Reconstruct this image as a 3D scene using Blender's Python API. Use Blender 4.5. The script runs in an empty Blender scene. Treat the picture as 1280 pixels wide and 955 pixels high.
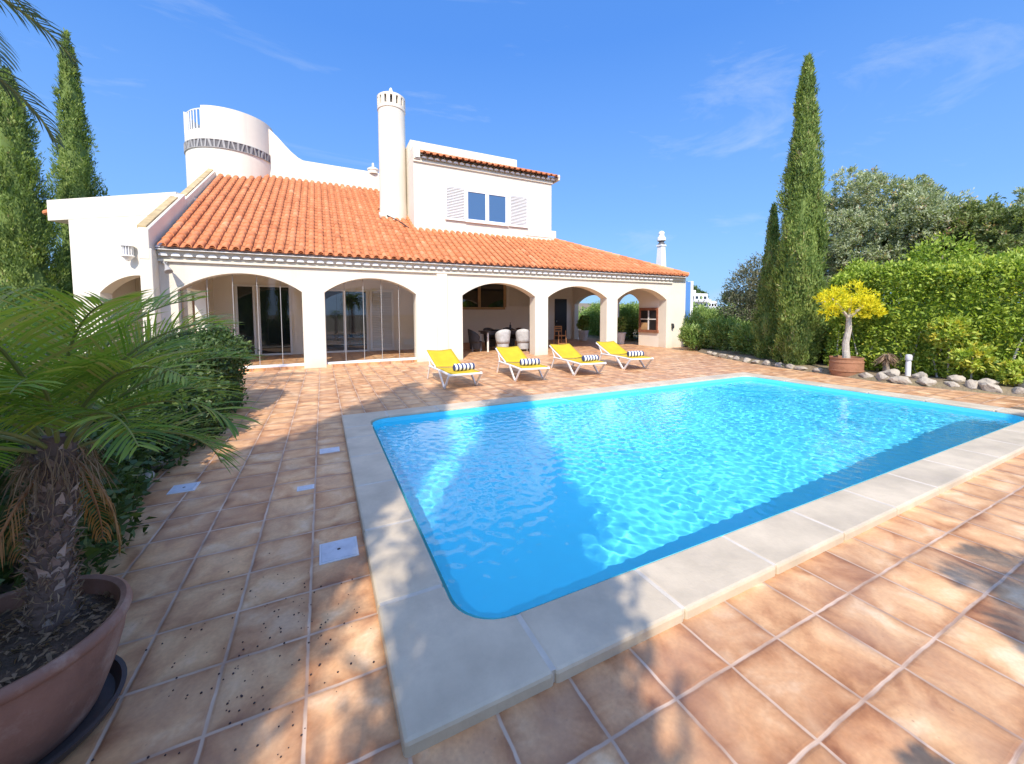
import bpy, bmesh, math, random
import numpy as np
from mathutils import Matrix, Vector
R = math.radians
rng = np.random.default_rng(7)
random.seed(7)
scn = bpy.context.scene
COL = scn.collection

# ------------------------------------------------------------------ materials
def new_mat(name):
    m = bpy.data.materials.new(name); m.use_nodes = True
    nt = m.node_tree; nt.nodes.clear()
    out = nt.nodes.new('ShaderNodeOutputMaterial')
    return m, nt, out
class N:
    """tiny node helper"""
    def __init__(s, nt): s.nt = nt
    def __call__(s, typ, ins=None, **props):
        n = s.nt.nodes.new(typ)
        for k, v in props.items(): setattr(n, k, v)
        for k, v in (ins or {}).items():
            if hasattr(v, 'is_output') or isinstance(v, bpy.types.NodeSocket): s.nt.links.new(v, n.inputs[k])
            else: n.inputs[k].default_value = v
        return n
    def math(s, op, a, b=None, c=None, clamp=False):
        n = s.nt.nodes.new('ShaderNodeMath'); n.operation = op; n.use_clamp = clamp
        for i, v in enumerate((a, b, c)):
            if v is None: continue
            if isinstance(v, bpy.types.NodeSocket): s.nt.links.new(v, n.inputs[i])
            else: n.inputs[i].default_value = v
        return n.outputs[0]
    def mix(s, fac, a, b, blend='MIX'):
        n = s.nt.nodes.new('ShaderNodeMix'); n.data_type = 'RGBA'; n.blend_type = blend
        for k, v in ((0, fac), (6, a), (7, b)):
            if isinstance(v, bpy.types.NodeSocket): s.nt.links.new(v, n.inputs[k])
            else: n.inputs[k].default_value = v if k == 0 else (tuple(v) + (1,))[:4]
        return n.outputs[2]
    def ramp(s, fac, stops):
        n = s.nt.nodes.new('ShaderNodeValToRGB'); s.nt.links.new(fac, n.inputs[0])
        e = n.color_ramp.elements
        while len(e) < len(stops): e.new(0.5)
        for el, (p, c) in zip(e, stops):
            el.position = p; el.color = (tuple(c) + (1,))[:4]
        return n.outputs[0]

def surf(name, col, rough=0.6, var=0.12, scale=3.0, bump=0.15, bscale=30.0, stain=None, metal=0.0, spec=0.5, bdist=0.01, stain_scale=1.2, streak=False):
    """general weathered surface: broad tone variation, fine bump, optional stains"""
    m, nt, out = new_mat(name); n = N(nt)
    tc = n('ShaderNodeTexCoord').outputs['Object']
    nz = n('ShaderNodeTexNoise', {'Vector': tc, 'Scale': scale, 'Detail': 6.0, 'Roughness': 0.6}).outputs[0]
    k = n.ramp(nz, [(0.3, (1 - var,) * 3), (0.7, (1 + var * 0.4,) * 3)])
    c = n.mix(1.0, col, k, 'MULTIPLY')
    if stain:
        s = n('ShaderNodeTexNoise', {'Vector': tc, 'Scale': stain_scale, 'Detail': 8.0, 'Roughness': 0.7}).outputs[0]
        f = n.ramp(s, [(0.52, (0, 0, 0)), (0.72, (0.75, 0.75, 0.75))])
        c = n.mix(f, c, stain)
    if streak:      # rain runs down the render, and splash dirt near the ground
        sm = n('ShaderNodeMapping', {'Vector': tc, 'Scale': (5.0, 5.0, 0.28)}).outputs[0]
        sn = n('ShaderNodeTexNoise', {'Vector': sm, 'Scale': 1.0, 'Detail': 6.0, 'Roughness': 0.65}).outputs[0]
        c = n.mix(n.ramp(sn, [(0.54, (0, 0, 0)), (0.78, (0.55, 0.55, 0.55))]), c, (0.56, 0.52, 0.46))
        zz = n.math('ADD', n('ShaderNodeSeparateXYZ', {0: tc}).outputs[2], n.math('MULTIPLY', nz, 0.35))
        c = n.mix(n.ramp(zz, [(0.12, (0.45, 0.45, 0.45)), (0.50, (0, 0, 0))]), c, (0.50, 0.38, 0.28))
    b = n('ShaderNodeTexNoise', {'Vector': tc, 'Scale': bscale, 'Detail': 5.0}).outputs[0]
    bp = n('ShaderNodeBump', {'Height': b, 'Strength': bump, 'Distance': bdist})
    p = n('ShaderNodeBsdfPrincipled', {'Base Color': c, 'Roughness': rough, 'Normal': bp.outputs[0], 'Metallic': metal, 'Specular IOR Level': spec})
    nt.links.new(p.outputs[0], out.inputs[0])
    return m

def leafmat(name, stops, trans=0.3, rough=0.55, spec=0.35):
    """foliage: the colour of each leaf comes from its own 'var' value"""
    m, nt, out = new_mat(name); n = N(nt)
    a = n('ShaderNodeAttribute', attribute_name='var')
    c = n.ramp(a.outputs['Fac'], stops)
    p = n('ShaderNodeBsdfPrincipled', {'Base Color': c, 'Roughness': rough, 'Specular IOR Level': spec})
    t = n('ShaderNodeBsdfTranslucent', {'Color': n.mix(1.0, c, (1.5, 1.6, 0.6), 'MULTIPLY')})
    mx = n('ShaderNodeMixShader', {0: trans, 1: p.outputs[0], 2: t.outputs[0]})
    nt.links.new(mx.outputs[0], out.inputs[0])
    return m

def varmat(name, stops, rough=0.7, bump=0.3, bscale=25, stain=None, sscale=2.0, spec=0.4):
    """like surf(), base colour from the per-face 'var' value (roof tiles, bark)"""
    m, nt, out = new_mat(name); n = N(nt)
    a = n('ShaderNodeAttribute', attribute_name='var')
    tc = n('ShaderNodeTexCoord').outputs['Object']
    c = n.ramp(a.outputs['Fac'], stops)
    nz = n('ShaderNodeTexNoise', {'Vector': tc, 'Scale': sscale, 'Detail': 7.0, 'Roughness': 0.65}).outputs[0]
    c = n.mix(1.0, c, n.ramp(nz, [(0.3, (0.78,) * 3), (0.65, (1.1,) * 3)]), 'MULTIPLY')
    if stain:
        s = n('ShaderNodeTexNoise', {'Vector': tc, 'Scale': 1.7, 'Detail': 9.0, 'Roughness': 0.75}).outputs[0]
        c = n.mix(n.ramp(s, [(0.55, (0, 0, 0)), (0.75, (0.7, 0.7, 0.7))]), c, stain)
    b = n('ShaderNodeTexNoise', {'Vector': tc, 'Scale': bscale, 'Detail': 5.0}).outputs[0]
    bp = n('ShaderNodeBump', {'Height': b, 'Strength': bump, 'Distance': 0.01})
    p = n('ShaderNodeBsdfPrincipled', {'Base Color': c, 'Roughness': rough, 'Normal': bp.outputs[0], 'Specular IOR Level': spec})
    nt.links.new(p.outputs[0], out.inputs[0])
    return m

M = {}
M['stucco'] = surf('stucco', (0.755, 0.695, 0.575), 0.85, 0.09, 0.8, 0.3, 60, stain=(0.64, 0.585, 0.50), stain_scale=0.5, streak=True)
M['stucco_in'] = surf('stucco_in', (0.84, 0.78, 0.68), 0.85, 0.06, 0.8, 0.2, 60)
M['white'] = surf('white_paint', (0.80, 0.80, 0.79), 0.4, 0.05, 2, 0.05, 40)
M['plastic'] = surf('white_plastic', (0.78, 0.77, 0.74), 0.35, 0.06, 3, 0.05, 40)
M['grey_vent'] = surf('grey_vent', (0.16, 0.155, 0.16), 0.9, 0.3, 6, 0.2, 40)
M['fin'] = surf('fin_grey', (0.36, 0.35, 0.34), 0.9, 0.2, 6, 0.2, 40)
M['dark'] = surf('dark', (0.02, 0.02, 0.022), 0.5, 0.2, 6, 0.05, 40)
M['soffit'] = surf('soffit', (0.80, 0.77, 0.74), 0.9, 0.15, 3, 0.2, 40)
M['clay'] = varmat('roof_clay', [(0.0, (0.42, 0.135, 0.05)), (0.3, (0.54, 0.185, 0.07)), (0.7, (0.61, 0.225, 0.092)), (1.0, (0.68, 0.32, 0.16))], 0.8, 0.35, 22, stain=(0.50, 0.20, 0.09))
M['lichen'] = surf('lichen_cap', (0.50, 0.38, 0.20), 0.95, 0.35, 3, 0.4, 40, stain=(0.22, 0.13, 0.03), stain_scale=3.5)
M['glasspane'], nt, out = new_mat('glass_pane'); n = N(nt)
lw = n('ShaderNodeFresnel', {'IOR': 1.45}).outputs[0]
f = n.math('ADD', lw, 0.01)
tr = n('ShaderNodeBsdfTransparent', {'Color': (0.96, 0.98, 0.97, 1)}); gl = n('ShaderNodeBsdfGlossy', {'Roughness': 0.015})
nt.links.new(n('ShaderNodeMixShader', {0: f, 1: tr.outputs[0], 2: gl.outputs[0]}).outputs[0], out.inputs[0])
M['window'], nt, out = new_mat('dark_window'); n = N(nt)
p = n('ShaderNodeBsdfPrincipled', {'Base Color': (0.012, 0.016, 0.02, 1), 'Roughness': 0.03, 'Specular IOR Level': 0.9})
nt.links.new(p.outputs[0], out.inputs[0])
M['blueglass'], nt, out = new_mat('blue_window'); n = N(nt)
p = n('ShaderNodeBsdfPrincipled', {'Base Color': (0.05, 0.12, 0.25, 1), 'Roughness': 0.05, 'Specular IOR Level': 0.9})
nt.links.new(p.outputs[0], out.inputs[0])
M['blue'] = surf('blue_paint', (0.10, 0.26, 0.60), 0.6, 0.12, 1.5, 0.1, 40)
M['wood'] = surf('brown_wood', (0.32, 0.15, 0.06), 0.6, 0.3, 4, 0.2, 30)
M['lightwood'] = surf('light_wood', (0.50, 0.32, 0.16), 0.6, 0.25, 4, 0.2, 30)
M['brick'] = surf('barbecue_brick', (0.30, 0.12, 0.065), 0.85, 0.4, 5, 0.4, 20)
M['wicker'] = surf('wicker_dark', (0.06, 0.06, 0.065), 0.7, 0.3, 8, 0.8, 60)
M['wicker_light'] = surf('wicker_light', (0.50, 0.51, 0.53), 0.7, 0.25, 8, 0.6, 60)
M['tabletop'] = surf('table_dark', (0.06, 0.055, 0.06), 0.35, 0.2, 4, 0.05, 40)
M['sling'] = surf('yellow_sling', (0.58, 0.405, 0.010), 0.75, 0.12, 5, 0.3, 220, bdist=0.003)
M['stone'] = surf('coping_stone', (0.57, 0.475, 0.345), 0.55, 0.28, 2.2, 0.2, 45, stain=(0.42, 0.35, 0.27), stain_scale=1.8)
M['joint'] = surf('coping_joint', (0.56, 0.50, 0.42), 0.9, 0.2, 6, 0.2, 60)
M['rock'] = surf('limestone_rock', (0.46, 0.40, 0.32), 0.9, 0.35, 5, 0.7, 14, stain=(0.20, 0.17, 0.13), bdist=0.04, stain_scale=4)
M['soil'] = surf('soil', (0.085, 0.055, 0.04), 0.95, 0.5, 14, 1.0, 60, stain=(0.16, 0.10, 0.07), bdist=0.03, stain_scale=20)
M['pot'] = surf('terracotta_pot', (0.29, 0.145, 0.105), 0.65, 0.35, 4.5, 0.35, 28, stain=(0.44, 0.31, 0.25), stain_scale=5)
M['saucer'] = surf('dark_saucer', (0.055, 0.045, 0.045), 0.55, 0.2, 5, 0.1, 40)
M['barrel'] = surf('barrel_pot', (0.36, 0.17, 0.09), 0.85, 0.35, 6, 0.4, 20, stain=(0.22, 0.10, 0.06), stain_scale=6)
M['pale_pot'] = surf('pale_pot', (0.60, 0.60, 0.62), 0.6, 0.1, 4, 0.1, 30)
M['lid'] = surf('plastic_lid', (0.52, 0.55, 0.60), 0.45, 0.15, 9, 0.15, 40, stain=(0.36, 0.38, 0.42), stain_scale=12)
M['bark'] = surf('grey_bark', (0.30, 0.25, 0.20), 0.95, 0.4, 9, 0.9, 18, bdist=0.03)
M['palebark'] = surf('pale_bark', (0.48, 0.43, 0.37), 0.95, 0.3, 9, 0.7, 18, bdist=0.02)
M['palmbark'] = varmat('palm_bark', [(0, (0.14, 0.095, 0.08)), (0.5, (0.30, 0.22, 0.19)), (1, (0.58, 0.47, 0.42))], 0.95, 0.9, 40)
M['fibre'] = leafmat('dry_fibre', [(0, (0.17, 0.11, 0.07)), (1, (0.36, 0.25, 0.17))], 0.15, 0.9)
M['dryleaf'] = leafmat('dry_leaf', [(0, (0.30, 0.13, 0.05)), (1, (0.46, 0.25, 0.11))], 0.25, 0.8)
M['palm'] = leafmat('palm_leaf', [(0, (0.06, 0.13, 0.025)), (0.5, (0.16, 0.26, 0.04)), (0.9, (0.34, 0.40, 0.07)), (1, (0.40, 0.33, 0.12))], 0.38, 0.42, 0.4)
M['palm_blue'] = leafmat('palm_grey_leaf', [(0, (0.05, 0.085, 0.075)), (1, (0.12, 0.17, 0.13))], 0.25, 0.4, 0.5)
M['rachis'] = surf('frond_stalk', (0.22, 0.24, 0.07), 0.5, 0.2, 8, 0.1, 40)
M['cypress'] = leafmat('cypress_leaf', [(0, (0.06, 0.11, 0.028)), (0.45, (0.19, 0.27, 0.065)), (0.9, (0.37, 0.44, 0.13)), (1, (0.36, 0.32, 0.15))], 0.3, 0.7)
M['olive'] = leafmat('olive_leaf', [(0, (0.18, 0.22, 0.12)), (0.5, (0.36, 0.41, 0.25)), (0.9, (0.58, 0.62, 0.46)), (1, (0.48, 0.33, 0.23))], 0.3, 0.6)
M['mixed'] = leafmat('shrub_leaf', [(0, (0.09, 0.13, 0.05)), (0.5, (0.20, 0.25, 0.08)), (0.85, (0.34, 0.38, 0.16)), (1, (0.38, 0.24, 0.17))], 0.25, 0.6)
M['purple'] = leafmat('purple_leaf', [(0, (0.07, 0.085, 0.05)), (0.5, (0.14, 0.15, 0.09)), (1, (0.26, 0.24, 0.16))], 0.2, 0.6)
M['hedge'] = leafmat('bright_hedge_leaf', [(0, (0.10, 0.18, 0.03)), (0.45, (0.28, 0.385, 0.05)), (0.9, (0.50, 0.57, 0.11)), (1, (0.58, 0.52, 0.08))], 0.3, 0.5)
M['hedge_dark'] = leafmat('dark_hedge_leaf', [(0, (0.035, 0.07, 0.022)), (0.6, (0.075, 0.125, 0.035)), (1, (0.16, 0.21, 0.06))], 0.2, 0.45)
M['oleander'] = leafmat('oleander_leaf', [(0, (0.10, 0.18, 0.045)), (0.5, (0.22, 0.33, 0.08)), (1, (0.42, 0.50, 0.18))], 0.25, 0.5)
M['yellow'] = leafmat('yellow_leaf', [(0, (0.26, 0.34, 0.03)), (0.3, (0.50, 0.52, 0.03)), (0.6, (0.76, 0.66, 0.025)), (1, (0.86, 0.76, 0.05))], 0.35, 0.6)
M['earth'] = surf('earth', (0.24, 0.18, 0.11), 0.95, 0.4, 0.6, 0.8, 12, stain=(0.13, 0.15, 0.05), bdist=0.05, stain_scale=0.3)
M['farwhite'] = surf('far_white', (0.78, 0.77, 0.75), 0.8, 0.05, 0.5, 0.0, 10)
M['pole'] = surf('grey_pole', (0.35, 0.34, 0.33), 0.8, 0.1, 3, 0.0, 10)
M['debris'] = surf('dark_seed', (0.05, 0.03, 0.03), 0.9, 0.3, 9, 0.1, 10)
M['poolwall'] = surf('pool_plaster', (0.12, 0.72, 0.88), 0.6, 0.05, 1.5, 0.04, 30)

# striped towel
M['towel'], nt, out = new_mat('striped_towel'); n = N(nt)
tc = n('ShaderNodeTexCoord').outputs['Object']
sx = n('ShaderNodeSeparateXYZ', {0: tc}).outputs[0]
st = n.math('GREATER_THAN', n.math('SINE', n.math('MULTIPLY', sx, 70.0)), 0.05)
c = n.mix(st, (0.80, 0.80, 0.79), (0.045, 0.06, 0.15))
b = n('ShaderNodeTexNoise', {'Vector': tc, 'Scale': 250.0}).outputs[0]
p = n('ShaderNodeBsdfPrincipled', {'Base Color': c, 'Roughness': 0.95, 'Normal': n('ShaderNodeBump', {'Height': b, 'Strength': 0.5, 'Distance': 0.004}).outputs[0]})
nt.links.new(p.outputs[0], out.inputs[0])

# terracotta floor tiles, 0.335 m grid
def tile_mat():
    m, nt, out = new_mat('terrace_tiles'); n = N(nt)
    tc = n('ShaderNodeTexCoord').outputs['Object']
    wob = n('ShaderNodeTexNoise', {'Vector': tc, 'Scale': 9.0, 'Detail': 3.0})
    wv = n('ShaderNodeVectorMath', {0: wob.outputs['Color'], 1: (0.5, 0.5, 0.5)}, operation='SUBTRACT').outputs[0]
    wv = n('ShaderNodeVectorMath', {0: wv, 3: 0.012}, operation='SCALE').outputs[0]
    tw = n('ShaderNodeVectorMath', {0: tc, 1: wv}, operation='ADD').outputs[0]
    s = n('ShaderNodeSeparateXYZ', {0: tw})
    P = 0.335
    gx = n.math('DIVIDE', n.math('SUBTRACT', s.outputs[0], 0.02), P); gy = n.math('DIVIDE', n.math('SUBTRACT', s.outputs[1], 0.07), P)
    fx = n.math('FRACT', gx); fy = n.math('FRACT', gy)
    ex = n.math('MULTIPLY', n.math('MINIMUM', fx, n.math('SUBTRACT', 1.0, fx)), P)
    ey = n.math('MULTIPLY', n.math('MINIMUM', fy, n.math('SUBTRACT', 1.0, fy)), P)
    e = n.math('MINIMUM', ex, ey)
    cell = n('ShaderNodeCombineXYZ', {0: n.math('FLOOR', gx), 1: n.math('FLOOR', gy), 2: 0.0}).outputs[0]
    wn = n('ShaderNodeTexWhiteNoise', {'Vector': cell}, noise_dimensions='3D')
    off = n('ShaderNodeVectorMath', {0: wn.outputs['Color'], 3: 37.0}, operation='SCALE').outputs[0]
    tv = n('ShaderNodeVectorMath', {0: tc, 1: off}, operation='ADD').outputs[0]
    cl = n('ShaderNodeTexNoise', {'Vector': tv, 'Scale': 4.2, 'Detail': 5.0, 'Roughness': 0.55, 'Distortion': 0.6}).outputs[0]
    fine = n('ShaderNodeTexNoise', {'Vector': tc, 'Scale': 55.0, 'Detail': 4.0}).outputs[0]
    col = n.ramp(cl, [(0.28, (0.43, 0.20, 0.088)), (0.43, (0.60, 0.325, 0.155)), (0.57, (0.69, 0.415, 0.215)), (0.74, (0.78, 0.56, 0.355))])
    tint = n.ramp(wn.outputs['Value'], [(0.0, (0.80, 0.75, 0.75)), (0.25, (1.0, 0.93, 0.90)), (0.5, (0.94, 0.96, 0.99)), (0.8, (1.04, 1.04, 1.04)), (1.0, (1.12, 1.08, 1.03))])
    col = n.mix(1.0, col, tint, 'MULTIPLY')
    # burnt darker rim of each tile
    en = n.math('ADD', e, n.math('MULTIPLY', n.math('SUBTRACT', cl, 0.5), 0.09))
    rim = n.ramp(en, [(0.0, (0.50, 0.40, 0.35)), (0.03, (0.80, 0.74, 0.70)), (0.075, (1, 1, 1))])
    col = n.mix(0.8, col, rim, 'MULTIPLY')
    col = n.mix(0.35, col, n.ramp(fine, [(0.3, (0.7, 0.7, 0.7)), (0.7, (1.15, 1.15, 1.15))]), 'MULTIPLY')
    ch = n('ShaderNodeTexVoronoi', {'Vector': tc, 'Scale': 26.0, 'Randomness': 1.0}).outputs['Distance']
    cm = n('ShaderNodeTexNoise', {'Vector': tc, 'Scale': 5.0, 'Detail': 3.0}).outputs[0]
    spots = n.math('MULTIPLY', n('ShaderNodeMapRange', {'Value': ch, 'From Min': 0.05, 'From Max': 0.16, 'To Min': 1.0, 'To Max': 0.0}).outputs[0], n('ShaderNodeMapRange', {'Value': cm, 'From Min': 0.50, 'From Max': 0.64}).outputs[0])
    col = n.mix(n.math('MULTIPLY', spots, 0.55), col, (0.30, 0.16, 0.10))
    # broad dirt
    d = n('ShaderNodeTexNoise', {'Vector': tc, 'Scale': 1.3, 'Detail': 9.0, 'Roughness': 0.7}).outputs[0]
    col = n.mix(n.ramp(d, [(0.47, (0, 0, 0)), (0.72, (0.55, 0.55, 0.55))]), col, (0.30, 0.18, 0.13))
    g0 = n.math('ADD', 0.0030, n.math('MULTIPLY', wob.outputs[0], 0.0030))
    gm = n('ShaderNodeMapRange', {'Value': e, 'From Min': g0, 'From Max': n.math('ADD', g0, 0.004), 'To Min': 1.0, 'To Max': 0.0}).outputs[0]
    gn = n('ShaderNodeTexNoise', {'Vector': tc, 'Scale': 3.0, 'Detail': 5.0}).outputs[0]
    gcol = n.ramp(gn, [(0.35, (0.32, 0.20, 0.14)), (0.65, (0.60, 0.44, 0.33))])
    col = n.mix(gm, col, gcol)
    h = n.math('ADD', n.math('MULTIPLY', n('ShaderNodeMapRange', {'Value': e, 'From Min': 0.003, 'From Max': 0.016, 'To Min': 0.0, 'To Max': 1.0}).outputs[0], 1.0), n.math('MULTIPLY', cl, 0.35))
    h = n.math('ADD', h, n.math('MULTIPLY', fine, 0.12))
    bp = n('ShaderNodeBump', {'Height': h, 'Strength': 0.5, 'Distance': 0.005})
    rg = n.ramp(cl, [(0.3, (0.42,) * 3), (0.7, (0.62,) * 3)])
    p = n('ShaderNodeBsdfPrincipled', {'Base Color': col, 'Roughness': rg, 'Normal': bp.outputs[0], 'Specular IOR Level': 0.35})
    nt.links.new(p.outputs[0], out.inputs[0])
    return m
M['tiles'] = tile_mat()

# ------------------------------------------------------------------ mesh helpers
class MB:
    def __init__(s): s.v = []; s.f = []; s.var = []
    def add(s, vs, fs, var=None):
        o = len(s.v); s.v += [tuple(map(float, v)) for v in vs]
        s.f += [tuple(i + o for i in f) for f in fs]
        s.var += [random.random() if var is None else var] * len(fs)
    def box(s, x0, x1, y0, y1, z0, z1, var=None):
        s.add([(x0, y0, z0), (x1, y0, z0), (x1, y1, z0), (x0, y1, z0), (x0, y0, z1), (x1, y0, z1), (x1, y1, z1), (x0, y1, z1)],
              [(0, 3, 2, 1), (4, 5, 6, 7), (0, 1, 5, 4), (1, 2, 6, 5), (2, 3, 7, 6), (3, 0, 4, 7)], var)
    def obox(s, c, ax, ay, az, var=None):
        c, ax, ay, az = map(np.array, (c, ax, ay, az)); vs = []
        for k in (-1, 1):
            for i, j in ((-1, -1), (1, -1), (1, 1), (-1, 1)): vs.append(c + ax * i + ay * j + az * k)
        s.add(vs, [(0, 3, 2, 1), (4, 5, 6, 7), (0, 1, 5, 4), (1, 2, 6, 5), (2, 3, 7, 6), (3, 0, 4, 7)], var)
    def prism(s, poly, z0, z1, m=None, var=None):
        """poly in (u,v); extruded w from z0 to z1; m maps (u,v,w)->xyz"""
        m = m or (lambda u, v, w: (u, v, w)); k = len(poly)
        vs = [m(u, v, z0) for u, v in poly] + [m(u, v, z1) for u, v in poly]
        s.add(vs, [tuple(range(k))[::-1], tuple(range(k, 2 * k))] + [(i, (i + 1) % k, k + (i + 1) % k, k + i) for i in range(k)], var)
    def lathe(s, prof, c=(0, 0, 0), n=24, a0=0, a1=2 * math.pi, var=None, jit=0):
        full = abs(a1 - a0 - 2 * math.pi) < 1e-6; m = n if full else n + 1; vs = []
        for r, z in prof:
            for i in range(m):
                a = a0 + (a1 - a0) * i / n; rr = r * (1 + jit * math.sin(3 * a + z * 9))
                vs.append((c[0] + rr * math.cos(a), c[1] + rr * math.sin(a), c[2] + z))
        fs = []
        for j in range(len(prof) - 1):
            for i in range(n):
                i2 = (i + 1) % m if full else i + 1
                fs.append((j * m + i, j * m + i2, (j + 1) * m + i2, (j + 1) * m + i))
        s.add(vs, fs, var)
    def tube(s, pts, rad, n=8, var=None, cap=True):
        pts = [np.array(p, float) for p in pts]; vs = []; K = len(pts)
        if not hasattr(rad, '__len__'): rad = [rad] * K
        up = np.array((0.13, 0.21, 0.97))
        for i in range(K):
            t = pts[min(i + 1, K - 1)] - pts[max(i - 1, 0)]; t /= np.linalg.norm(t) + 1e-9
            a = np.cross(t, up)
            if np.linalg.norm(a) < 0.05: a = np.cross(t, (1, 0, 0))
            a /= np.linalg.norm(a); b = np.cross(t, a)
            for k in range(n):
                q = 2 * math.pi * k / n; vs.append(pts[i] + (a * math.cos(q) + b * math.sin(q)) * rad[i])
        fs = [(i * n + k, i * n + (k + 1) % n, (i + 1) * n + (k + 1) % n, (i + 1) * n + k) for i in range(K - 1) for k in range(n)]
        if cap: fs += [tuple(range(n))[::-1], tuple(range((K - 1) * n, K * n))]
        s.add(vs, fs, var)
    def build(s, name, mat, parent=None, smooth=False, bevel=0, angle=35, local=False):
        me = bpy.data.meshes.new(name); me.from_pydata(s.v, [], s.f); me.update()
        bm = bmesh.new(); bm.from_mesh(me); bmesh.ops.recalc_face_normals(bm, faces=bm.faces); bm.to_mesh(me); bm.free()
        at = me.attributes.new('var', 'FLOAT', 'FACE'); at.data.foreach_set('value', np.array(s.var, dtype=np.float32))
        return link(name, me, mat, parent, smooth, bevel, angle, local)
def link(name, me, mat, parent=None, smooth=False, bevel=0, angle=35, local=False):
    me.materials.append(mat)
    o = bpy.data.objects.new(name, me); COL.objects.link(o)
    if smooth:
        me.polygons.foreach_set('use_smooth', [True] * len(me.polygons))
        me.set_sharp_from_angle(angle=R(angle))
    if bevel:
        b = o.modifiers.new('bevel', 'BEVEL'); b.width = bevel; b.segments = 2; b.limit_method = 'ANGLE'; b.angle_limit = R(40)
    if parent is not None: adopt(o, parent, local)
    return o
def adopt(o, parent, local=False):
    """parents o; world-space meshes keep their place"""
    o.parent = parent
    if not local and parent.type == 'EMPTY':
        o.matrix_parent_inverse = (Matrix.Translation(parent.location) @ parent.rotation_euler.to_matrix().to_4x4()).inverted()
def tag(o, label=None, cat=None, group=None, kind=None):
    if label: o['label'] = label
    if cat: o['category'] = cat
    if group: o['group'] = group
    if kind: o['kind'] = kind
    return o
def thing(name, label, cat, loc=(0, 0, 0), rz=0, group=None):
    o = bpy.data.objects.new(name, None); COL.objects.link(o); o.empty_display_size = 0.2
    o.location = loc; o.rotation_euler = (0, 0, rz)
    return tag(o, label, cat, group)
def copy_tree(o, parent=None):
    c = o.copy(); COL.objects.link(c)
    if parent is not None: c.parent = parent; c.matrix_parent_inverse = o.matrix_parent_inverse.copy()
    for ch in [q for q in list(COL.objects) if q.parent == o]: copy_tree(ch, c)
    return c

def leaves(name, P, D, S, L, W, mat, parent=None, var=None, bend=0.0):
    """one rhombic blade per row: P base, D direction, S side, L length, W width"""
    k = len(P); D = D / (np.linalg.norm(D, axis=1, keepdims=True) + 1e-9)
    S = S - D * np.sum(S * D, axis=1, keepdims=True); S /= np.linalg.norm(S, axis=1, keepdims=True) + 1e-9
    L = np.broadcast_to(L, (k,))[:, None]; W = np.broadcast_to(W, (k,))[:, None]
    Nn = np.cross(D, S)
    mid = P + D * L * 0.45 + Nn * L * bend
    V = np.stack([P, mid + S * W * 0.5, P + D * L, mid - S * W * 0.5], axis=1).reshape(-1, 3).astype(np.float32)
    me = bpy.data.meshes.new(name)
    me.vertices.add(4 * k); me.vertices.foreach_set('co', V.ravel())
    me.loops.add(4 * k); me.loops.foreach_set('vertex_index', np.arange(4 * k, dtype=np.int32))
    me.polygons.add(k); me.polygons.foreach_set('loop_start', np.arange(0, 4 * k, 4, dtype=np.int32))
    me.polygons.foreach_set('loop_total', np.full(k, 4, dtype=np.int32))
    me.update(calc_edges=True)
    if var is None: var = rng.random(k)
    at = me.attributes.new('var', 'FLOAT', 'FACE'); at.data.foreach_set('value', np.clip(var, 0, 1).astype(np.float32))
    return link(name, me, mat, parent)
def rnd_dir(k):
    d = rng.normal(size=(k, 3)); return d / np.linalg.norm(d, axis=1, keepdims=True)

# ------------------------------------------------------------------ camera (solved from the pool and the house front)
F_PX, CY, PITCH, YAW, ROLL = 485.149, 420.455, 0.0575, 0.4537, -0.0035
CAM = np.array((-0.2117, -1.3043, 1.55))
Fv = np.array((math.sin(YAW) * math.cos(PITCH), math.cos(YAW) * math.cos(PITCH), -math.sin(PITCH)))
Rv = np.array((math.cos(YAW), -math.sin(YAW), 0)); Uv = np.cross(Rv, Fv)
R2 = Rv * math.cos(ROLL) + Uv * math.sin(ROLL); U2 = -Rv * math.sin(ROLL) + Uv * math.cos(ROLL)
cd = bpy.data.cameras.new('camera'); cam = bpy.data.objects.new('camera', cd); COL.objects.link(cam)
cd.sensor_width = 36; cd.lens = 36 * F_PX / 1280; cd.shift_y = (CY - 477.5) / 1280; cd.clip_end = 3000; cd.clip_start = 0.05
cam.matrix_world = Matrix(((R2[0], U2[0], -Fv[0], CAM[0]), (R2[1], U2[1], -Fv[1], CAM[1]), (R2[2], U2[2], -Fv[2], CAM[2]), (0, 0, 0, 1)))
scn.camera = cam

# ------------------------------------------------------------------ sun and sky
EL = 44.0; AZ = math.atan2(0.438, 0.899)          # the sun is behind the photographer's left shoulder
sd = bpy.data.lights.new('sun', 'SUN'); so = bpy.data.objects.new('sun', sd); COL.objects.link(so)
sd.energy = 4.1; sd.angle = R(0.53); sd.color = (1.0, 0.91, 0.77)
dirv = Vector((math.sin(AZ) * math.cos(R(EL)), math.cos(AZ) * math.cos(R(EL)), -math.sin(R(EL))))
so.rotation_euler = dirv.to_track_quat('-Z', 'Y').to_euler(); so.location = (-8, -16, 16)
wd = bpy.data.worlds.new('World'); scn.world = wd; wd.use_nodes = True
nt = wd.node_tree; nt.nodes.clear(); n = N(nt)
sky = n('ShaderNodeTexSky', sky_type='NISHITA', sun_disc=False, sun_elevation=R(EL), sun_rotation=math.pi + AZ, air_density=1.0, dust_density=0.0, ozone_density=2.0)
g = n('ShaderNodeTexCoord').outputs['Generated']
mp = n('ShaderNodeMapping', {'Vector': g, 'Rotation': (0.3, 0.5, 0.2), 'Scale': (1.3, 3.2, 7.5)}).outputs[0]
cn = n('ShaderNodeTexNoise', {'Vector': mp, 'Scale': 1.5, 'Detail': 9.0, 'Roughness': 0.62, 'Distortion': 0.5}).outputs[0]
cf = n.ramp(cn, [(0.57, (0, 0, 0)), (0.85, (0.40, 0.40, 0.40))])
K = 1 / (0.15 * 2 ** 0.55)
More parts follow.
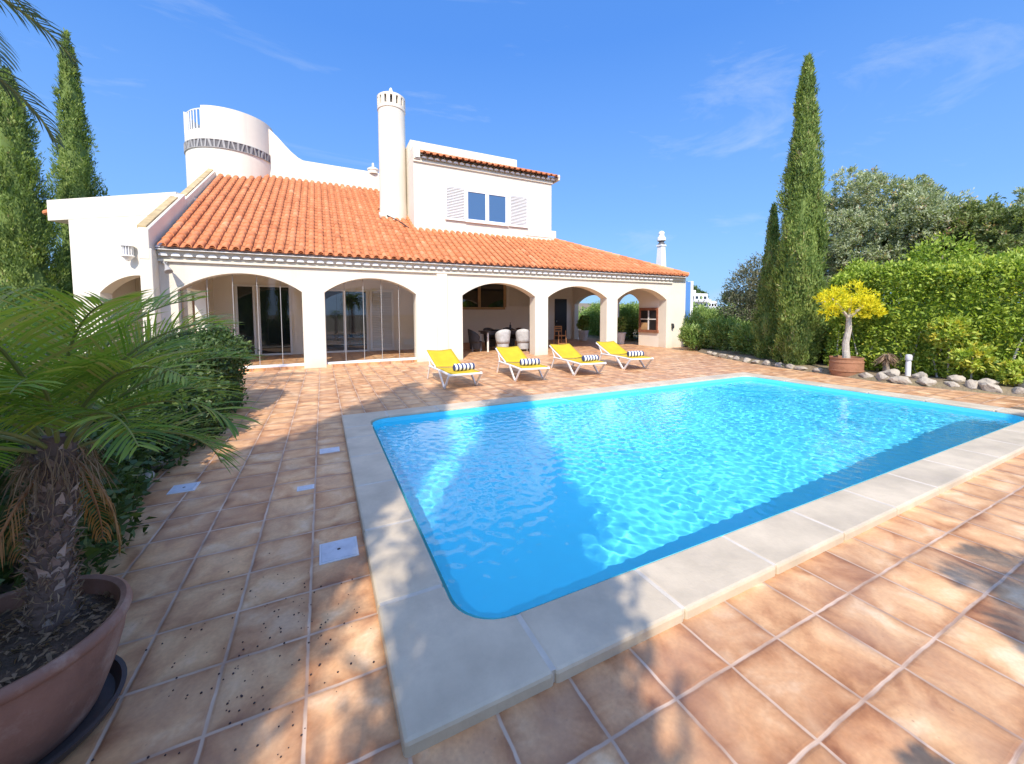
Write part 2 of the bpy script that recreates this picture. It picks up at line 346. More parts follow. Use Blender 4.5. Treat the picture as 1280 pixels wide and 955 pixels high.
tint = n.mix(1.0, sky.outputs[0], (0.62, 0.92, 1.30), 'MULTIPLY')
hs = n.mix(0.66, tint, (0.100 * K, 0.33 * K, 0.96 * K))                       # deep clear Mediterranean blue
nv = n('ShaderNodeVectorMath', {0: g}, operation='NORMALIZE').outputs[0]
sz = n('ShaderNodeSeparateXYZ', {0: nv}).outputs[2]
hz = n.ramp(sz, [(0.0, (0.85, 0.85, 0.85)), (0.22, (0.35, 0.35, 0.35)), (0.55, (0, 0, 0))])
hs = n.mix(hz, hs, (0.38 * K, 0.66 * K, 1.0 * K))                              # paler towards the horizon
sund = n('ShaderNodeVectorMath', {0: nv, 1: tuple(-dirv)}, operation='DOT_PRODUCT').outputs['Value']
glow = n.ramp(sund, [(0.0, (0, 0, 0)), (0.55, (0.20, 0.20, 0.20)), (1.0, (0.62, 0.62, 0.62))])
hs = n.mix(glow, hs, (1.55 * K, 1.95 * K, 3.0 * K))                             # added out-of-view fill glow round the sun, lifts the shade with blue-white light
skyc = n.mix(cf, hs, (0.80 * K, 0.90 * K, 1.0 * K))
bg = n('ShaderNodeBackground', {'Color': skyc, 'Strength': 0.15})
wo = n('ShaderNodeOutputWorld'); nt.links.new(bg.outputs[0], wo.inputs[0])
vs = scn.view_settings; vs.view_transform = 'Standard'; vs.look = 'None'; vs.exposure = 0.55; vs.gamma = 1.0; vs.use_curve_mapping = False
cy = scn.cycles; cy.max_bounces = 10; cy.transparent_max_bounces = 16; cy.diffuse_bounces = 4; cy.glossy_bounces = 4; cy.transmission_bounces = 8
cy.use_denoising = True; cy.sample_clamp_indirect = 8

# ------------------------------------------------------------------ ground, terrace, pool
PX0, PX1, PY0, PY1 = 0.0, 9.38, 0.0, 4.93          # outer edge of the coping
IX0, IX1, IY0, IY1 = 0.35, 8.97, 0.36, 4.57        # water edge
b = MB(); Bg = 1500.0
def sheet(mb, x0, x1, y0, y1, z, hole):
    hx0, hx1, hy0, hy1 = hole
    mb.add([(x0, y0, z), (x1, y0, z), (x1, y1, z), (x0, y1, z), (hx0, hy0, z), (hx1, hy0, z), (hx1, hy1, z), (hx0, hy1, z)],
           [(0, 1, 5, 4), (1, 2, 6, 5), (2, 3, 7, 6), (3, 0, 4, 7)], 0.5)
sheet(b, -Bg, Bg, -Bg, Bg, -0.06, (IX0 - .1, IX1 + .1, IY0 - .1, IY1 + .1))
tag(b.build('ground', M['earth']), kind='structure')
b = MB()
def edge_x(y):     # the bed on the right bulges back towards the house
    pts = [(-6, 11.3), (0.9, 11.25), (2.8, 10.95), (4.7, 11.35), (6.1, 11.6), (7.9, 12.4), (9.5, 13.4), (10.6, 15.4), (20, 15.4)]
    for (a, xa), (c, xc) in zip(pts, pts[1:]):
        if a <= y <= c: return xa + (xc - xa) * (y - a) / (c - a)
ys = [-7, -4, -2, PY0 + .1, 0.9, 1.8, 2.8, 3.8, PY1 - .1, 6.1, 7.0, 7.9, 8.7, 9.5, 10.6, 12, 20.0]
vs_, fs_ = [], []
for i, y in enumerate(ys):
    vs_ += [(-1.72, y, 0), (PX0 + .1, y, 0), (PX1 - .1, y, 0), (edge_x(max(y, -6)), y, 0)]
for i in range(len(ys) - 1):
    a = 4 * i
    inside = ys[i] >= PY0 + .05 and ys[i + 1] <= PY1 - .05
    fs_.append((a, a + 1, a + 5, a + 4))
    if not inside: fs_.append((a + 1, a + 2, a + 6, a + 5))
    fs_.append((a + 2, a + 3, a + 7, a + 6))
b.add(vs_, fs_, 0.5)
b.add([(-5.0, 8.5, 0), (-1.72, 8.5, 0), (-1.72, 20, 0), (-5.0, 20, 0)], [(0, 1, 2, 3)], 0.5)
tag(b.build('terrace_floor', M['tiles']), kind='structure')

def rrect(x0, x1, y0, y1, r, seg=8):
    pts = []
    for cx, cy_, a0 in ((x1 - r, y0 + r, -90), (x1 - r, y1 - r, 0), (x0 + r, y1 - r, 90), (x0 + r, y0 + r, 180)):
        for k in range(seg + 1):
            a = R(a0 + 90 * k / seg); pts.append((cx + r * math.cos(a), cy_ + r * math.sin(a)))
    return pts
# pool shell: walls, curved foot and a floor that slopes gently
shell = bpy.data.objects
b = MB(); prof = [(0.0, 0.035), (0.0, -0.88), (0.05, -0.98), (0.14, -1.02)]
depth = lambda x: 0.42 + 0.042 * x          # the floor falls gently towards the far right end
rings = [[(x, y, z if z > 0 else z * depth(x) / 1.02) for x, y in rrect(IX0 + 0.02 + d, IX1 - 0.02 - d, IY0 + 0.02 + d, IY1 - 0.02 - d, 0.25 - d * 0.8)] for d, z in prof]
K = len(rings[0]); vv = [p for r_ in rings for p in r_]
ff = [(j * K + i, j * K + (i + 1) % K, (j + 1) * K + (i + 1) % K, (j + 1) * K + i) for j in range(len(prof) - 1) for i in range(K)]
ff.append(tuple(range((len(prof) - 1) * K, len(prof) * K)))
b.add(vv, ff, 0.5)
pool_shell = b.build('pool_basin', M['poolwall'], smooth=True, angle=50); tag(pool_shell, kind='structure')
# steps in the far right corner
b = MB()
for k, r_ in enumerate((1.5, 1.15, 0.8)):
    poly = [(IX1 - 0.03, IY1 - 0.03)] + [(IX1 - 0.03 - r_ * math.cos(R(a)), IY1 - 0.03 - r_ * math.sin(R(a))) for a in range(0, 91, 10)]
    b.prism(poly, -0.80 + 0.19 * k + 0.001 * k, -0.80 + 0.19 * (k + 1))
tag(b.build('pool_steps', M['poolwall'], bevel=0.02), kind='structure')
# coping slabs
def coping():
    b = MB(); zt, zb = 0.058, -0.02; gap = 0.0025
    inner = rrect(IX0, IX1, IY0, IY1, 0.25, 8)
    def slab(poly): b.prism(poly, zb, zt)
    xs = [0.62 + 0.772 * k for k in range(12)]; xs = [x for x in xs if x < 8.7] + [8.66]
    for y0, y1 in ((PY0, IY0), (IY1, PY1)):
        for a, c in zip(xs, xs[1:]):
            if c - a > 0.1: slab([(a + gap, y0), (c - gap, y0), (c - gap, y1), (a + gap, y1)])
    yy = [0.72, 1.49, 2.26, 3.03, 3.72, 4.21]
    for x0, x1 in ((PX0, IX0), (IX1, PX1)):
        for a, c in zip(yy, yy[1:]): slab([(x0, a + gap), (x1, a + gap), (x1, c - gap), (x0, c - gap)])
    S = 8; q = [inner[i * (S + 1):(i + 1) * (S + 1)] for i in range(4)]   # BR, TR, TL, BL arcs
    xe0, xe1, ye0, ye1 = xs[0] - gap, xs[-1] + gap, yy[0] - gap, yy[-1] + gap
    slab([(PX0, PY0), (xe0, PY0), (xe0, IY0)] + [p for p in reversed(q[3]) if p[0] < xe0][0:] + [(IX0, ye0), (PX0, ye0)])
    slab([(PX1, PY0), (PX1, ye0), (IX1, ye0)] + list(reversed(q[0])) + [(xe1, IY0), (xe1, PY0)])
    slab([(PX1, PY1), (xe1, PY1), (xe1, IY1)] + list(reversed(q[1])) + [(IX1, ye1), (PX1, ye1)])
    slab([(PX0, PY1), (PX0, ye1), (IX0, ye1)] + list(reversed(q[2])) + [(xe0, IY1), (xe0, PY1)])
    return b.build('pool_coping', M['stone'], bevel=0.02)
tag(coping(), kind='structure')
b = MB()   # mortar bed under and between the slabs
o_ = 0.012
for x0, x1, y0, y1 in ((PX0 + o_, PX1 - o_, PY0 + o_, IY0 - o_), (PX0 + o_, PX1 - o_, IY1 + o_, PY1 - o_), (PX0 + o_, IX0 - o_, IY0 - o_, IY1 + o_), (IX1 + o_, PX1 - o_, IY0 - o_, IY1 + o_)):
    b.box(x0, x1, y0, y1, -0.05, 0.0555)
tag(b.build('coping_joints', M['joint']), kind='structure')
# water
WZ = -0.03
def water():
    nx, ny = 900, 440
    xs = np.linspace(IX0 + 0.021, IX1 - 0.021, nx); ys_ = np.linspace(IY0 + 0.021, IY1 - 0.021, ny)
    X, Y = np.meshgrid(xs, ys_)
    Z = np.zeros_like(X); r2 = np.random.default_rng(3)
    for k in range(70):
        lam = r2.uniform(0.055, 0.17); a = r2.normal(0.9, 1.2); ph = r2.uniform(0, 6.28)
        kk = 2 * math.pi / lam
        Z += (lam ** 1.15) * np.sin(kk * (X * math.cos(a) + Y * math.sin(a)) + ph + 0.5 * np.sin(1.3 * X + ph) + 0.5 * np.sin(1.7 * Y - ph))
    Z *= 0.0008 / Z.std() * WAVE
    mask = np.ones_like(X, bool)
    V = np.stack([X, Y, Z + WZ], -1).reshape(-1, 3).astype(np.float32)
    idx = np.arange(nx * ny).reshape(ny, nx)
    Q = np.stack([idx[:-1, :-1], idx[:-1, 1:], idx[1:, 1:], idx[1:, :-1]], -1).reshape(-1, 4)
    cxy = V[Q].mean(1)
    rr = 0.23; dx = np.maximum(np.maximum(IX0 + .02 + rr - cxy[:, 0], cxy[:, 0] - (IX1 - .02 - rr)), 0); dy = np.maximum(np.maximum(IY0 + .02 + rr - cxy[:, 1], cxy[:, 1] - (IY1 - .02 - rr)), 0)
    Q = Q[np.hypot(dx, dy) < rr + 0.012]
    me = bpy.data.meshes.new('pool_water'); k = len(Q)
    me.vertices.add(len(V)); me.vertices.foreach_set('co', V.ravel())
    me.loops.add(4 * k); me.loops.foreach_set('vertex_index', Q.astype(np.int32).ravel())
    me.polygons.add(k); me.polygons.foreach_set('loop_start', np.arange(0, 4 * k, 4, dtype=np.int32)); me.polygons.foreach_set('loop_total', np.full(k, 4, dtype=np.int32))
    me.update(calc_edges=True)
    me.polygons.foreach_set('use_smooth', [True] * k)
    return me
WAVE = 1.0
m, nt, out = new_mat('water'); n = N(nt)
MNEE = True
if MNEE:
    p = n('ShaderNodeBsdfGlass', {'Color': (0.97, 1.0, 1.0, 1), 'Roughness': 0.0, 'IOR': 1.33})
    nt.links.new(p.outputs[0], out.inputs[0])
wob_ = link('pool_water', water(), m); tag(wob_, kind='structure')
if MNEE:
    wob_.cycles.is_caustics_caster = True; pool_shell.cycles.is_caustics_receiver = True; sd.cycles.is_caustics_light = True
    bpy.data.objects['pool_steps'].cycles.is_caustics_receiver = True
#@@HOUSE@@
# ------------------------------------------------------------------ the villa
HY = 11.33; EY, EZ, SL = 11.08, 3.22, math.tan(R(29))
def roof_z(y): return EZ + (y - EY) * SL
villa = thing('villa', 'white two storey villa with orange tiled roof, arched terrace and round tower', 'villa', (5.4, HY, 0))
def arch_wall(b, s0, s1, z0, z1, arches, w0, w1, m, seg=24, lean=0.0):
    """wall from s0..s1, z0..z1, thickness w0..w1 with segmental arches (sa, sb, spring, apex)"""
    def quad(p): b.add([m(*q) for q in p], [(0, 1, 2, 3)], 0.5)
    def block(a, c, za, zb):
        for w in (w0, w1): quad([(a, w, za), (c, w, za), (c, w, zb), (a, w, zb)])
    edges = [s0]
    for a, c, sp, ap in arches: edges += [a, c]
    edges.append(s1)
    for a, c in zip(edges[0::2], edges[1::2]): block(a, c, z0, z1)
    for a, c, sp, ap in arches:
        rise = ap - sp; hw = (c - a) / 2; rad = (hw * hw + rise * rise) / (2 * rise); cz = ap - rad
        pts = [(a + (c - a) * i / seg) for i in range(seg + 1)]
        zz = [cz + math.sqrt(max(rad * rad - (p - a - hw) ** 2, 0)) for p in pts]
        for i in range(seg):
            for w in (w0, w1): quad([(pts[i], w, zz[i]), (pts[i + 1], w, zz[i + 1]), (pts[i + 1], w, z1), (pts[i], w, z1)])
            quad([(pts[i], w0, zz[i]), (pts[i], w1, zz[i]), (pts[i + 1], w1, zz[i + 1]), (pts[i + 1], w0, zz[i + 1])])
        for e in (a, c): quad([(e, w0, z0), (e, w1, z0), (e, w1, sp), (e, w0, sp)])
    quad([(s0, w0, z0), (s0, w1, z0), (s0, w1, z1), (s0, w0, z1)]); quad([(s1, w0, z0), (s1, w1, z0), (s1, w1, z1), (s1, w0, z1)])
    quad([(s0, w0, z1), (s1, w0, z1), (s1, w1, z1), (s0, w1, z1)])
def flat(s, w, z): return (s, w, z)
ARCH = [(-3.5, -0.72, 2.2, 2.67), (-0.14, 2.52, 2.2, 2.66), (4.08, 6.91, 2.19, 2.65), (7.47, 10.28, 2.18, 2.63), (10.84, 13.65, 2.15, 2.63)]
b = MB(); arch_wall(b, -3.84, 14.85, 0, 3.26, ARCH, HY, HY + 0.42, flat)
b.box(3.19, 3.54, HY - 0.055, HY + 0.003, 0, 3.10)                     # shallow pilaster
b.build('front_wall', M['stucco'], villa, smooth=True, angle=20)
# terrace end wall: thick corner block and two arches behind it
b = MB()
b.box(13.65, 14.847, HY + 0.423, 13.0, 0, 3.3)
arch_wall(b, 13.003, 18.9, 0, 3.4, [(13.02, 14.75, 2.1, 2.55), (15.35, 18.4, 2.15, 2.63)], 13.66, 13.95, lambda s, w, z: (w, s, z))
b.build('end_wall', M['stucco_in'], villa, smooth=True, angle=20)
# back walls and the partition of the glazed half
b = MB()
b.box(3.25, 3.50, HY + 0.423, 18.6, 0, 3.39)
b.box(3.503, 13.657, 18.6, 18.85, 0, 3.39)
b.box(-3.80, 3.247, 15.2, 15.45, 0, 3.39)
b.box(-3.84, -3.55, HY + 0.423, 15.197, 0, 1.0); b.box(-3.84, -3.55, 14.2, 15.197, 1.0, 3.39); b.box(-3.84, -3.55, HY + 0.423, 12.3, 1.0, 3.39); b.box(-3.84, -3.55, 12.3, 14.2, 2.3, 3.39)
b.build('inner_wall', M['stucco_in'], villa)
b = MB(); b.box(-3.84, 14.8, HY + 0.44, 18.9, 3.40, 3.5); b.build('ceiling', M['stucco_in'], villa)
b = MB(); b.box(-3.5, 3.24, HY + 0.02, 15.19, -0.05, 0.075); b.box(3.51, 13.64, HY + 0.1, 18.59, -0.05, 0.012); b.build('inner_floor', M['tiles'], villa)
b = MB(); b.box(-3.5, -0.72, HY + 0.10, HY + 0.32, 0.0, 0.13); b.box(-0.14, 2.52, HY + 0.10, HY + 0.32, 0.0, 0.13); b.build('glazing_sill', M['white'], villa, bevel=0.008)
# frameless folding panels inside the first two arches
def glass_run(a, c, sp, ap, k):
    rise = ap - sp; hw = (c - a) / 2; rad = (hw * hw + rise * rise) / (2 * rise); cz = ap - rad
    for i in range(k):
        u0, u1 = a + (c - a) * i / k + 0.012, a + (c - a) * (i + 1) / k - 0.012
        top = [(u1 + (u0 - u1) * j / 6, cz + math.sqrt(max(rad ** 2 - (u1 + (u0 - u1) * j / 6 - a - hw) ** 2, 0)) - 0.01) for j in range(7)]
        g = MB(); yaw = (0.02 if i % 2 else -0.015)
        vs1 = [(u, HY + 0.2 + (u - u0) * yaw, z) for u, z in [(u0, 0.135), (u1, 0.135)] + top]
        g.add(vs1, [tuple(range(len(vs1)))])
        gp = g.build('glass_panel', M['glasspane'], villa)
        e = MB(); e.box(u0 - 0.008, u0 + 0.006, HY + 0.188, HY + 0.212, 0.135, top[-1][1])
        e.build('edge_strip', M['pole'], gp)
glass_run(*ARCH[0], 5); glass_run(*ARCH[1], 5)
# sliding doors on the back wall of the glazed porch
def door_unit(x0, x1, z0, z1, y, panes, name='sliding_door'):
    f = MB(); t = 0.07
    f.box(x0, x1, y - 0.06, y - 0.003, z1 - t, z1); f.box(x0, x1, y - 0.06, y - 0.003, z0, z0 + t)
    for p0, p1 in panes:
        f.box(p0 - t, p0, y - 0.058, y - 0.004, z0 + t, z1 - t); f.box(p1, p1 + t, y - 0.058, y - 0.004, z0 + t, z1 - t)
    d = f.build(name, M['white'], villa, bevel=0.006)
    for p0, p1 in panes:
        g = MB(); g.box(p0, p1, y - 0.035, y - 0.02, z0 + t, z1 - t); g.build('pane', M['window'], d)
    return d
door_unit(-3.02, -1.22, 0.08, 2.62, 15.2, [(-2.86, -2.42), (-2.2, -1.3)])
door_unit(-0.35, 1.45, 0.08, 2.52, 15.2, [(-0.26, 0.52), (0.62, 1.36)])
def shutter(x0, x1, y, z0, z1, parent, name='shutter', t=0.05, slats=22, mat='white'):
    s = MB(); s.box(x0, x0 + t, y - 0.05, y, z0, z1); s.box(x1 - t, x1, y - 0.05, y, z0, z1)
    s.box(x0 + t, x1 - t, y - 0.05, y, z0, z0 + t); s.box(x0 + t, x1 - t, y - 0.05, y, z1 - t, z1)
    for k in range(slats):
        z = z0 + t + (z1 - z0 - 2 * t) * (k + 0.5) / slats; h = (z1 - z0 - 2 * t) / slats
        s.obox(((x0 + x1) / 2, y - 0.025, z), ((x1 - x0) / 2 - t, 0, 0), (0, 0.022, h * 0.36), (0, 0.004, -0.006))
    return s.build(name, M[mat], parent)
shutter(1.50, 2.42, 15.19, 0.1, 2.55, villa, 'door_shutter', 0.08, 34)
b = MB(); b.box(-3.25, -2.98 + 0.0, HY + 2.0, HY + 2.06, 1.02, 1.32); b.build('meter_box', M['dark'], villa, bevel=0.01)
# high kitchen window with an open shutter at the back of the dining terrace
wy = 18.6
f = MB(); f.box(5.4, 9.05, wy - 0.06, wy - 0.003, 1.80, 1.93)
for x in (5.4, 6.0, 7.42, 8.95): f.box(x, x + 0.16, wy - 0.058, wy - 0.004, 1.93, 3.2)
f.box(5.4, 9.05, wy - 0.06, wy - 0.003, 3.2, 3.36)
kw = f.build('kitchen_window', M['lightwood'], villa)
for x0, x1 in ((5.56, 6.0), (6.16, 7.42), (7.58, 8.95)):
    g = MB(); g.box(x0, x1, wy - 0.03, wy - 0.015, 1.93, 3.2); g.build('pane', M['window'], kw)
shutter(9.15, 10.9, wy - 0.005, 1.85, 3.3, villa, 'window_shutter', 0.12, 16, 'stucco_in')
f = MB(); f.box(12.35, 13.2, wy - 0.05, wy - 0.003, 0.02, 2.45); bd = f.build('back_door', M['dark'], villa, bevel=0.01)
f = MB(); f.box(12.42, 12.47, wy - 0.10, wy - 0.05, 1.05, 1.15); f.build('handle', M['pole'], bd)
# built-in barbecue cupboard on the terrace's end wall
f = MB()
f.box(13.60, 13.648, 11.78, 12.95, 1.70, 1.82); f.box(13.58, 13.648, 11.74, 12.98, 0.66, 0.78)
f.box(13.60, 13.648, 11.78, 11.88, 0.78, 1.70); f.box(13.60, 13.648, 12.85, 12.95, 0.78, 1.70)
bq = f.build('barbecue_hearth', M['brick'], villa, bevel=0.008)
f = MB(); f.box(13.636, 13.647, 11.88, 12.85, 0.78, 1.70); f.build('hearth_back', M['dark'], bq)
f = MB(); f.box(13.61, 13.634, 12.33, 12.39, 0.785, 1.695); f.box(13.605, 13.634, 11.885, 12.845, 1.26, 1.31); f.build('hearth_shelf', M['white'], bq)
f = MB(); f.box(13.605, 13.63, 12.42, 12.80, 0.785, 1.12); f.build('firewood', M['lightwood'], bq)
# cornice, white false tiles of the eave
b = MB(); b.box(-3.84, 13.95, HY - 0.07, HY - 0.003, 2.89, 2.95); b.box(-3.84, 13.93, HY - 0.04, HY - 0.004, 2.953, 3.03); b.box(-3.838, 14.70, HY - 0.085, HY - 0.002, 3.033, 3.24)
b.build('cornice', M['stucco'], villa, bevel=0.008)
b = MB()
for k in range(72):
    x = -3.72 + 0.25 * k
    if x > 14.0: break
    prof = [(x + 0.092 * math.cos(R(a)), 3.025 + 0.085 * math.sin(R(a))) for a in range(0, 181, 30)]
    vv = [(u, HY - 0.135, z) for u, z in prof] + [(u, HY - 0.042, z) for u, z in prof]
    b.add(vv, [(i, i + 1, 8 + i, 7 + i) for i in range(6)] + [tuple(range(7))], 0.5)
b.build('eave_scallops', M['white'], villa)
b = MB(); b.add([(-3.84, EY + 0.03, EZ - 0.055), (14.72, EY + 0.03, EZ - 0.055), (14.72, HY + 0.1, EZ + 0.10), (-3.84, HY + 0.1, EZ + 0.10)], [(0, 1, 2, 3)], 0.5)
b.build('soffit', M['soffit'], villa)
# barrel tile roof, each course lapping the one below
HX0, HY0, HK = 14.72, 11.10, 0.556          # hip line: y = HY0 + (HX0 - x) * HK
def tile_field(b, x0, x1, y_lo, y_hi, z_of, pitch=0.25, course=0.34, clip=None, slope=SL):
    c = math.cos(math.atan(slope)); k = int(round((x1 - x0) / pitch)); rows = int(math.ceil((y_hi - y_lo) / (course * c)))
    for i in range(k):
        xc = x0 + (i + 0.5) * (x1 - x0) / k; j0 = random.uniform(-0.03, 0.03)
        for j in range(rows):
            ya = y_lo + j * course * c + (j0 if j else 0); yb = min(y_lo + (j + 1) * course * c + j0 + 0.05, y_hi)
            if clip and not clip(xc, (ya + yb) / 2): continue
            v = min(max(random.gauss(0.5, 0.16), 0), 1); jx = random.uniform(-0.006, 0.006); lift = random.uniform(0.0, 0.004)
            vv = []
            for y, r_, dz in ((ya, 0.086, 0.022 + lift), (yb, 0.074, 0.0)):
                for q in range(7):
                    a = math.pi * q / 6; vv.append((xc + jx + r_ * math.cos(a), y - dz * 0.3, z_of(y) + dz + 0.028 + r_ * 0.95 * math.sin(a)))
            fs = [(q, q + 1, 8 + q, 7 + q) for q in range(6)]
            # lip of the cover tile, so its end shows a thickness
            vv += [(xc + jx + 0.071 * math.cos(math.pi * q / 6), ya - 0.008, z_of(ya) + 0.058 + lift - 0.030 + 0.071 * math.sin(math.pi * q / 6)) for q in range(7)]
            fs += [(q + 1, q, 14 + q, 15 + q) for q in range(6)]
            b.add(vv, fs, v)
            # channel tile
            xm = xc + 0.5 * (x1 - x0) / k; w = 0.5 * (x1 - x0) / k
            vv = []
            for y, dz in ((ya, 0.016), (yb, 0.0)):
                for q, (du, dv) in enumerate(((-w, 0.028), (-w * 0.55, 0.0), (0, -0.014), (w * 0.55, 0.0), (w, 0.028))): vv.append((xm + du, y, z_of(y) + dz + dv + 0.012))
            b.add(vv, [(q, q + 1, 6 + q, 5 + q) for q in range(4)], min(max(v - 0.15, 0), 1))
def on_main(x, y):
    if y > HY0 + (HX0 - x) * HK + 0.04 and x > 9.2: return False
    if 3.15 < x < 9.25 and y > 14.05: return False
    if 2.05 < x < 2.95 and 15.25 < y < 15.9: return False
    return True
b = MB(); tile_field(b, -3.82, 14.68, EY, 18.95, roof_z, clip=on_main)
roof = b.build('roof', M['clay'], villa, smooth=True, angle=50)
b = MB()                                       # boarding under the tiles and the side slope beyond the hip
hipz = lambda x: roof_z(HY0 + (HX0 - x) * HK)
b.add([(-3.84, EY + 0.05, EZ), (14.6, EY + 0.05, EZ), (9.3, HY0 + (HX0 - 9.3) * HK, hipz(9.3) - 0.02), (9.3, 18.95, roof_z(18.95) - 0.02), (-3.84, 18.95, roof_z(18.95) - 0.02)], [(0, 1, 2, 3, 4)], 0.4)
b.build('roof_deck', M['soffit'], roof)
def side_z(x): return EZ + (HX0 - x) * (hipz(9.3) - EZ) / (HX0 - 9.3)
b = MB()
sl2 = (hipz(9.3) - EZ) / (HX0 - 9.3)
tf = MB(); tile_field(tf, 11.1, 18.9, 0, HX0 - 9.3, lambda y: EZ + y * sl2, clip=lambda x, y: x > HY0 + y * HK, slope=sl2)
tf.v = [(HX0 - y, x, z) for x, y, z in tf.v]
tf.build('side_roof', M['clay'], villa, smooth=True, angle=50)
b = MB()                                       # ridge tiles along the hip
for k in range(18):
    t0 = k / 18; t1 = (k + 1.12) / 18
    P = lambda t: np.array((HX0 - t * 5.42, HY0 + t * 5.42 * HK, hipz(HX0 - t * 5.42) + 0.07))
    b.tube([P(t0), P(min(t1, 1.0))], [0.105, 0.085], 10)
b.build('hip_ridge', M['clay'], roof, smooth=True)
b = MB(); b.tube([(2.2, 14.9, roof_z(14.9) + .13), (2.5, 14.5, roof_z(14.5) + .12), (2.62, 14.2, roof_z(14.2) + .13), (2.8, 13.75, roof_z(13.75) + .12)], 0.022, 6); b.build('roof_cable', M['dark'], roof)
# stepped parapet on the left verge and the corner pier under it
b = MB()
def verge(y0, y1, t0, t1, x0, x1, drop=0.25):
    b.add([(x0, y0, roof_z(y0) - drop), (x1, y0, roof_z(y0) - drop), (x1, y1, roof_z(y1) - drop), (x0, y1, roof_z(y1) - drop), (x0, y0, t0), (x1, y0, t0), (x1, y1, t1), (x0, y1, t1)],
          [(0, 3, 2, 1), (4, 5, 6, 7), (0, 1, 5, 4), (1, 2, 6, 5), (2, 3, 7, 6), (3, 0, 4, 7)], 0.5)
verge(10.92, 13.95, 3.60, 5.24, -4.09, -3.88); verge(13.953, 18.7, 5.08, 7.62, -4.08, -3.885)
b.box(-4.083, -3.842, 10.927, 11.6, 0.0, 3.15); b.box(-4.083, -3.892, 11.603, 18.7, 2.4, 3.25)
b.build('verge_parapet', M['stucco'], villa, bevel=0.02)
b = MB()
for y0, y1, t0, t1 in ((11.0, 13.5, 3.60, 4.97), (14.3, 18.4, 5.25, 7.45)):
    s = (t1 - t0) / (y1 - y0); ofs = 0.012
    z0 = 3.60 + (y0 - 10.92) * (5.24 - 3.60) / 3.03 if y0 < 13.9 else 5.08 + (y0 - 13.953) * (7.62 - 5.08) / 4.747
    z1 = 3.60 + (y1 - 10.92) * (5.24 - 3.60) / 3.03 if y0 < 13.9 else 5.08 + (y1 - 13.953) * (7.62 - 5.08) / 4.747
    b.add([(-4.11, y0, z0 - .02), (-3.93, y0, z0 - .02), (-3.93, y1, z1 - .02), (-4.11, y1, z1 - .02), (-4.11, y0, z0 + .05), (-3.95, y0, z0 + .04), (-3.95, y1, z1 + .04), (-4.11, y1, z1 + .05)],
          [(0, 3, 2, 1), (4, 5, 6, 7), (0, 1, 5, 4), (1, 2, 6, 5), (2, 3, 7, 6), (3, 0, 4, 7)], 0.5)
b.build('verge_capping', M['lichen'], villa)
# upper storey
UX0, UX1, UY = 3.06, 9.22, 13.92
b = MB()
b.box(UX0, UX1, UY, 19.2, 4.0, 7.64); b.box(UX0 + 0.3, UX1 - 0.003, UY + 0.3, 14.44, 7.64, 7.86)
b.box(UX0, 7.75, 14.45, 14.70, 7.62, 8.38); b.box(UX0, UX0 + 0.25, 14.703, 19.2, 7.62, 8.38); b.box(UX0 - 0.002, UX0 + 0.28, UY + 0.02, 14.448, 7.62, 7.98)
b.build('upper_storey', M['stucco'], villa, bevel=0.02)
b = MB(); b.box(UX0 - .01, UX1 + .04, UY - 0.06, UY - 0.003, 7.36, 7.44); b.build('upper_cornice', M['stucco'], villa, bevel=0.008)
b = MB()
for k in range(25):
    x = UX0 + 0.14 + 0.25 * k
    if x > UX1 + 0.05: break
    prof = [(x + 0.092 * math.cos(R(a)), 7.50 + 0.085 * math.sin(R(a))) for a in range(0, 181, 30)]
    vv = [(u, UY - 0.14, z) for u, z in prof] + [(u, UY - 0.004, z) for u, z in prof]
    b.add(vv, [(i, i + 1, 8 + i, 7 + i) for i in range(6)] + [tuple(range(7))], 0.5)
b.build('upper_scallops', M['white'], villa)
b = MB(); tile_field(b, 3.30, 9.42, UY - 0.27, UY + 0.55, lambda y: 7.60 + (y - UY + 0.27) * 0.42, slope=0.42)
b.build('tile_skirt', M['clay'], villa, smooth=True, angle=50)
b = MB(); b.add([(3.3, UY - .24, 7.58), (9.42, UY - .24, 7.58), (9.42, UY + .55, 7.92), (3.3, UY + .55, 7.92), (9.42, UY + .55, 7.58), (9.42, UY - .1, 7.58)], [(0, 1, 2, 3), (1, 5, 4, 2)], 0.5); b.build('skirt_deck', M['soffit'], villa)
b = MB(); b.box(9.425, 9.50, UY - 0.26, UY + 0.4, 7.50, 7.74); b.build('skirt_end', M['stucco'], villa, bevel=0.012); b = MB(); b.box(UX0 + 0.01, 3.30, UY - 0.10, UY + 0.29, 7.45, 7.75); b.build('skirt_end', M['stucco'], villa, bevel=0.012)
b = MB(); b.box(9.226, 9.5, UY + 0.05, UY + 0.35, 4.85, 5.32); b.box(7.9, 9.23, UY - 0.02, UY + 0.0, 4.98, 5.02); b.build('gutter_outlet', M['stucco'], villa, bevel=0.01)
# its window and two louvred shutters
f = MB(); wx0, wx1, wz0, wz1 = 5.14, 7.0, 5.33, 6.60; t = 0.09
f.box(wx0, wx1, UY - 0.05, UY - 0.004, wz0, wz0 + t); f.box(wx0, wx1, UY - 0.05, UY - 0.004, wz1 - t, wz1)
for x in (wx0, (wx0 + wx1) / 2 - 0.08, wx1 - t): f.box(x, x + (t if x != (wx0 + wx1) / 2 - 0.08 else 0.16), UY - 0.048, UY - 0.005, wz0 + t, wz1 - t)
f.box(wx0 - 0.03, wx1 + 0.03, UY - 0.10, UY - 0.005, wz0 - 0.05, wz0 - 0.002)
w = f.build('window', M['white'], villa, bevel=0.005)
for x0, x1 in ((wx0 + t, (wx0 + wx1) / 2 - 0.08), ((wx0 + wx1) / 2 + 0.08, wx1 - t)):
    g = MB(); g.box(x0, x1, UY - 0.025, UY - 0.012, wz0 + t, wz1 - t); g.build('pane', M['blueglass'], w)
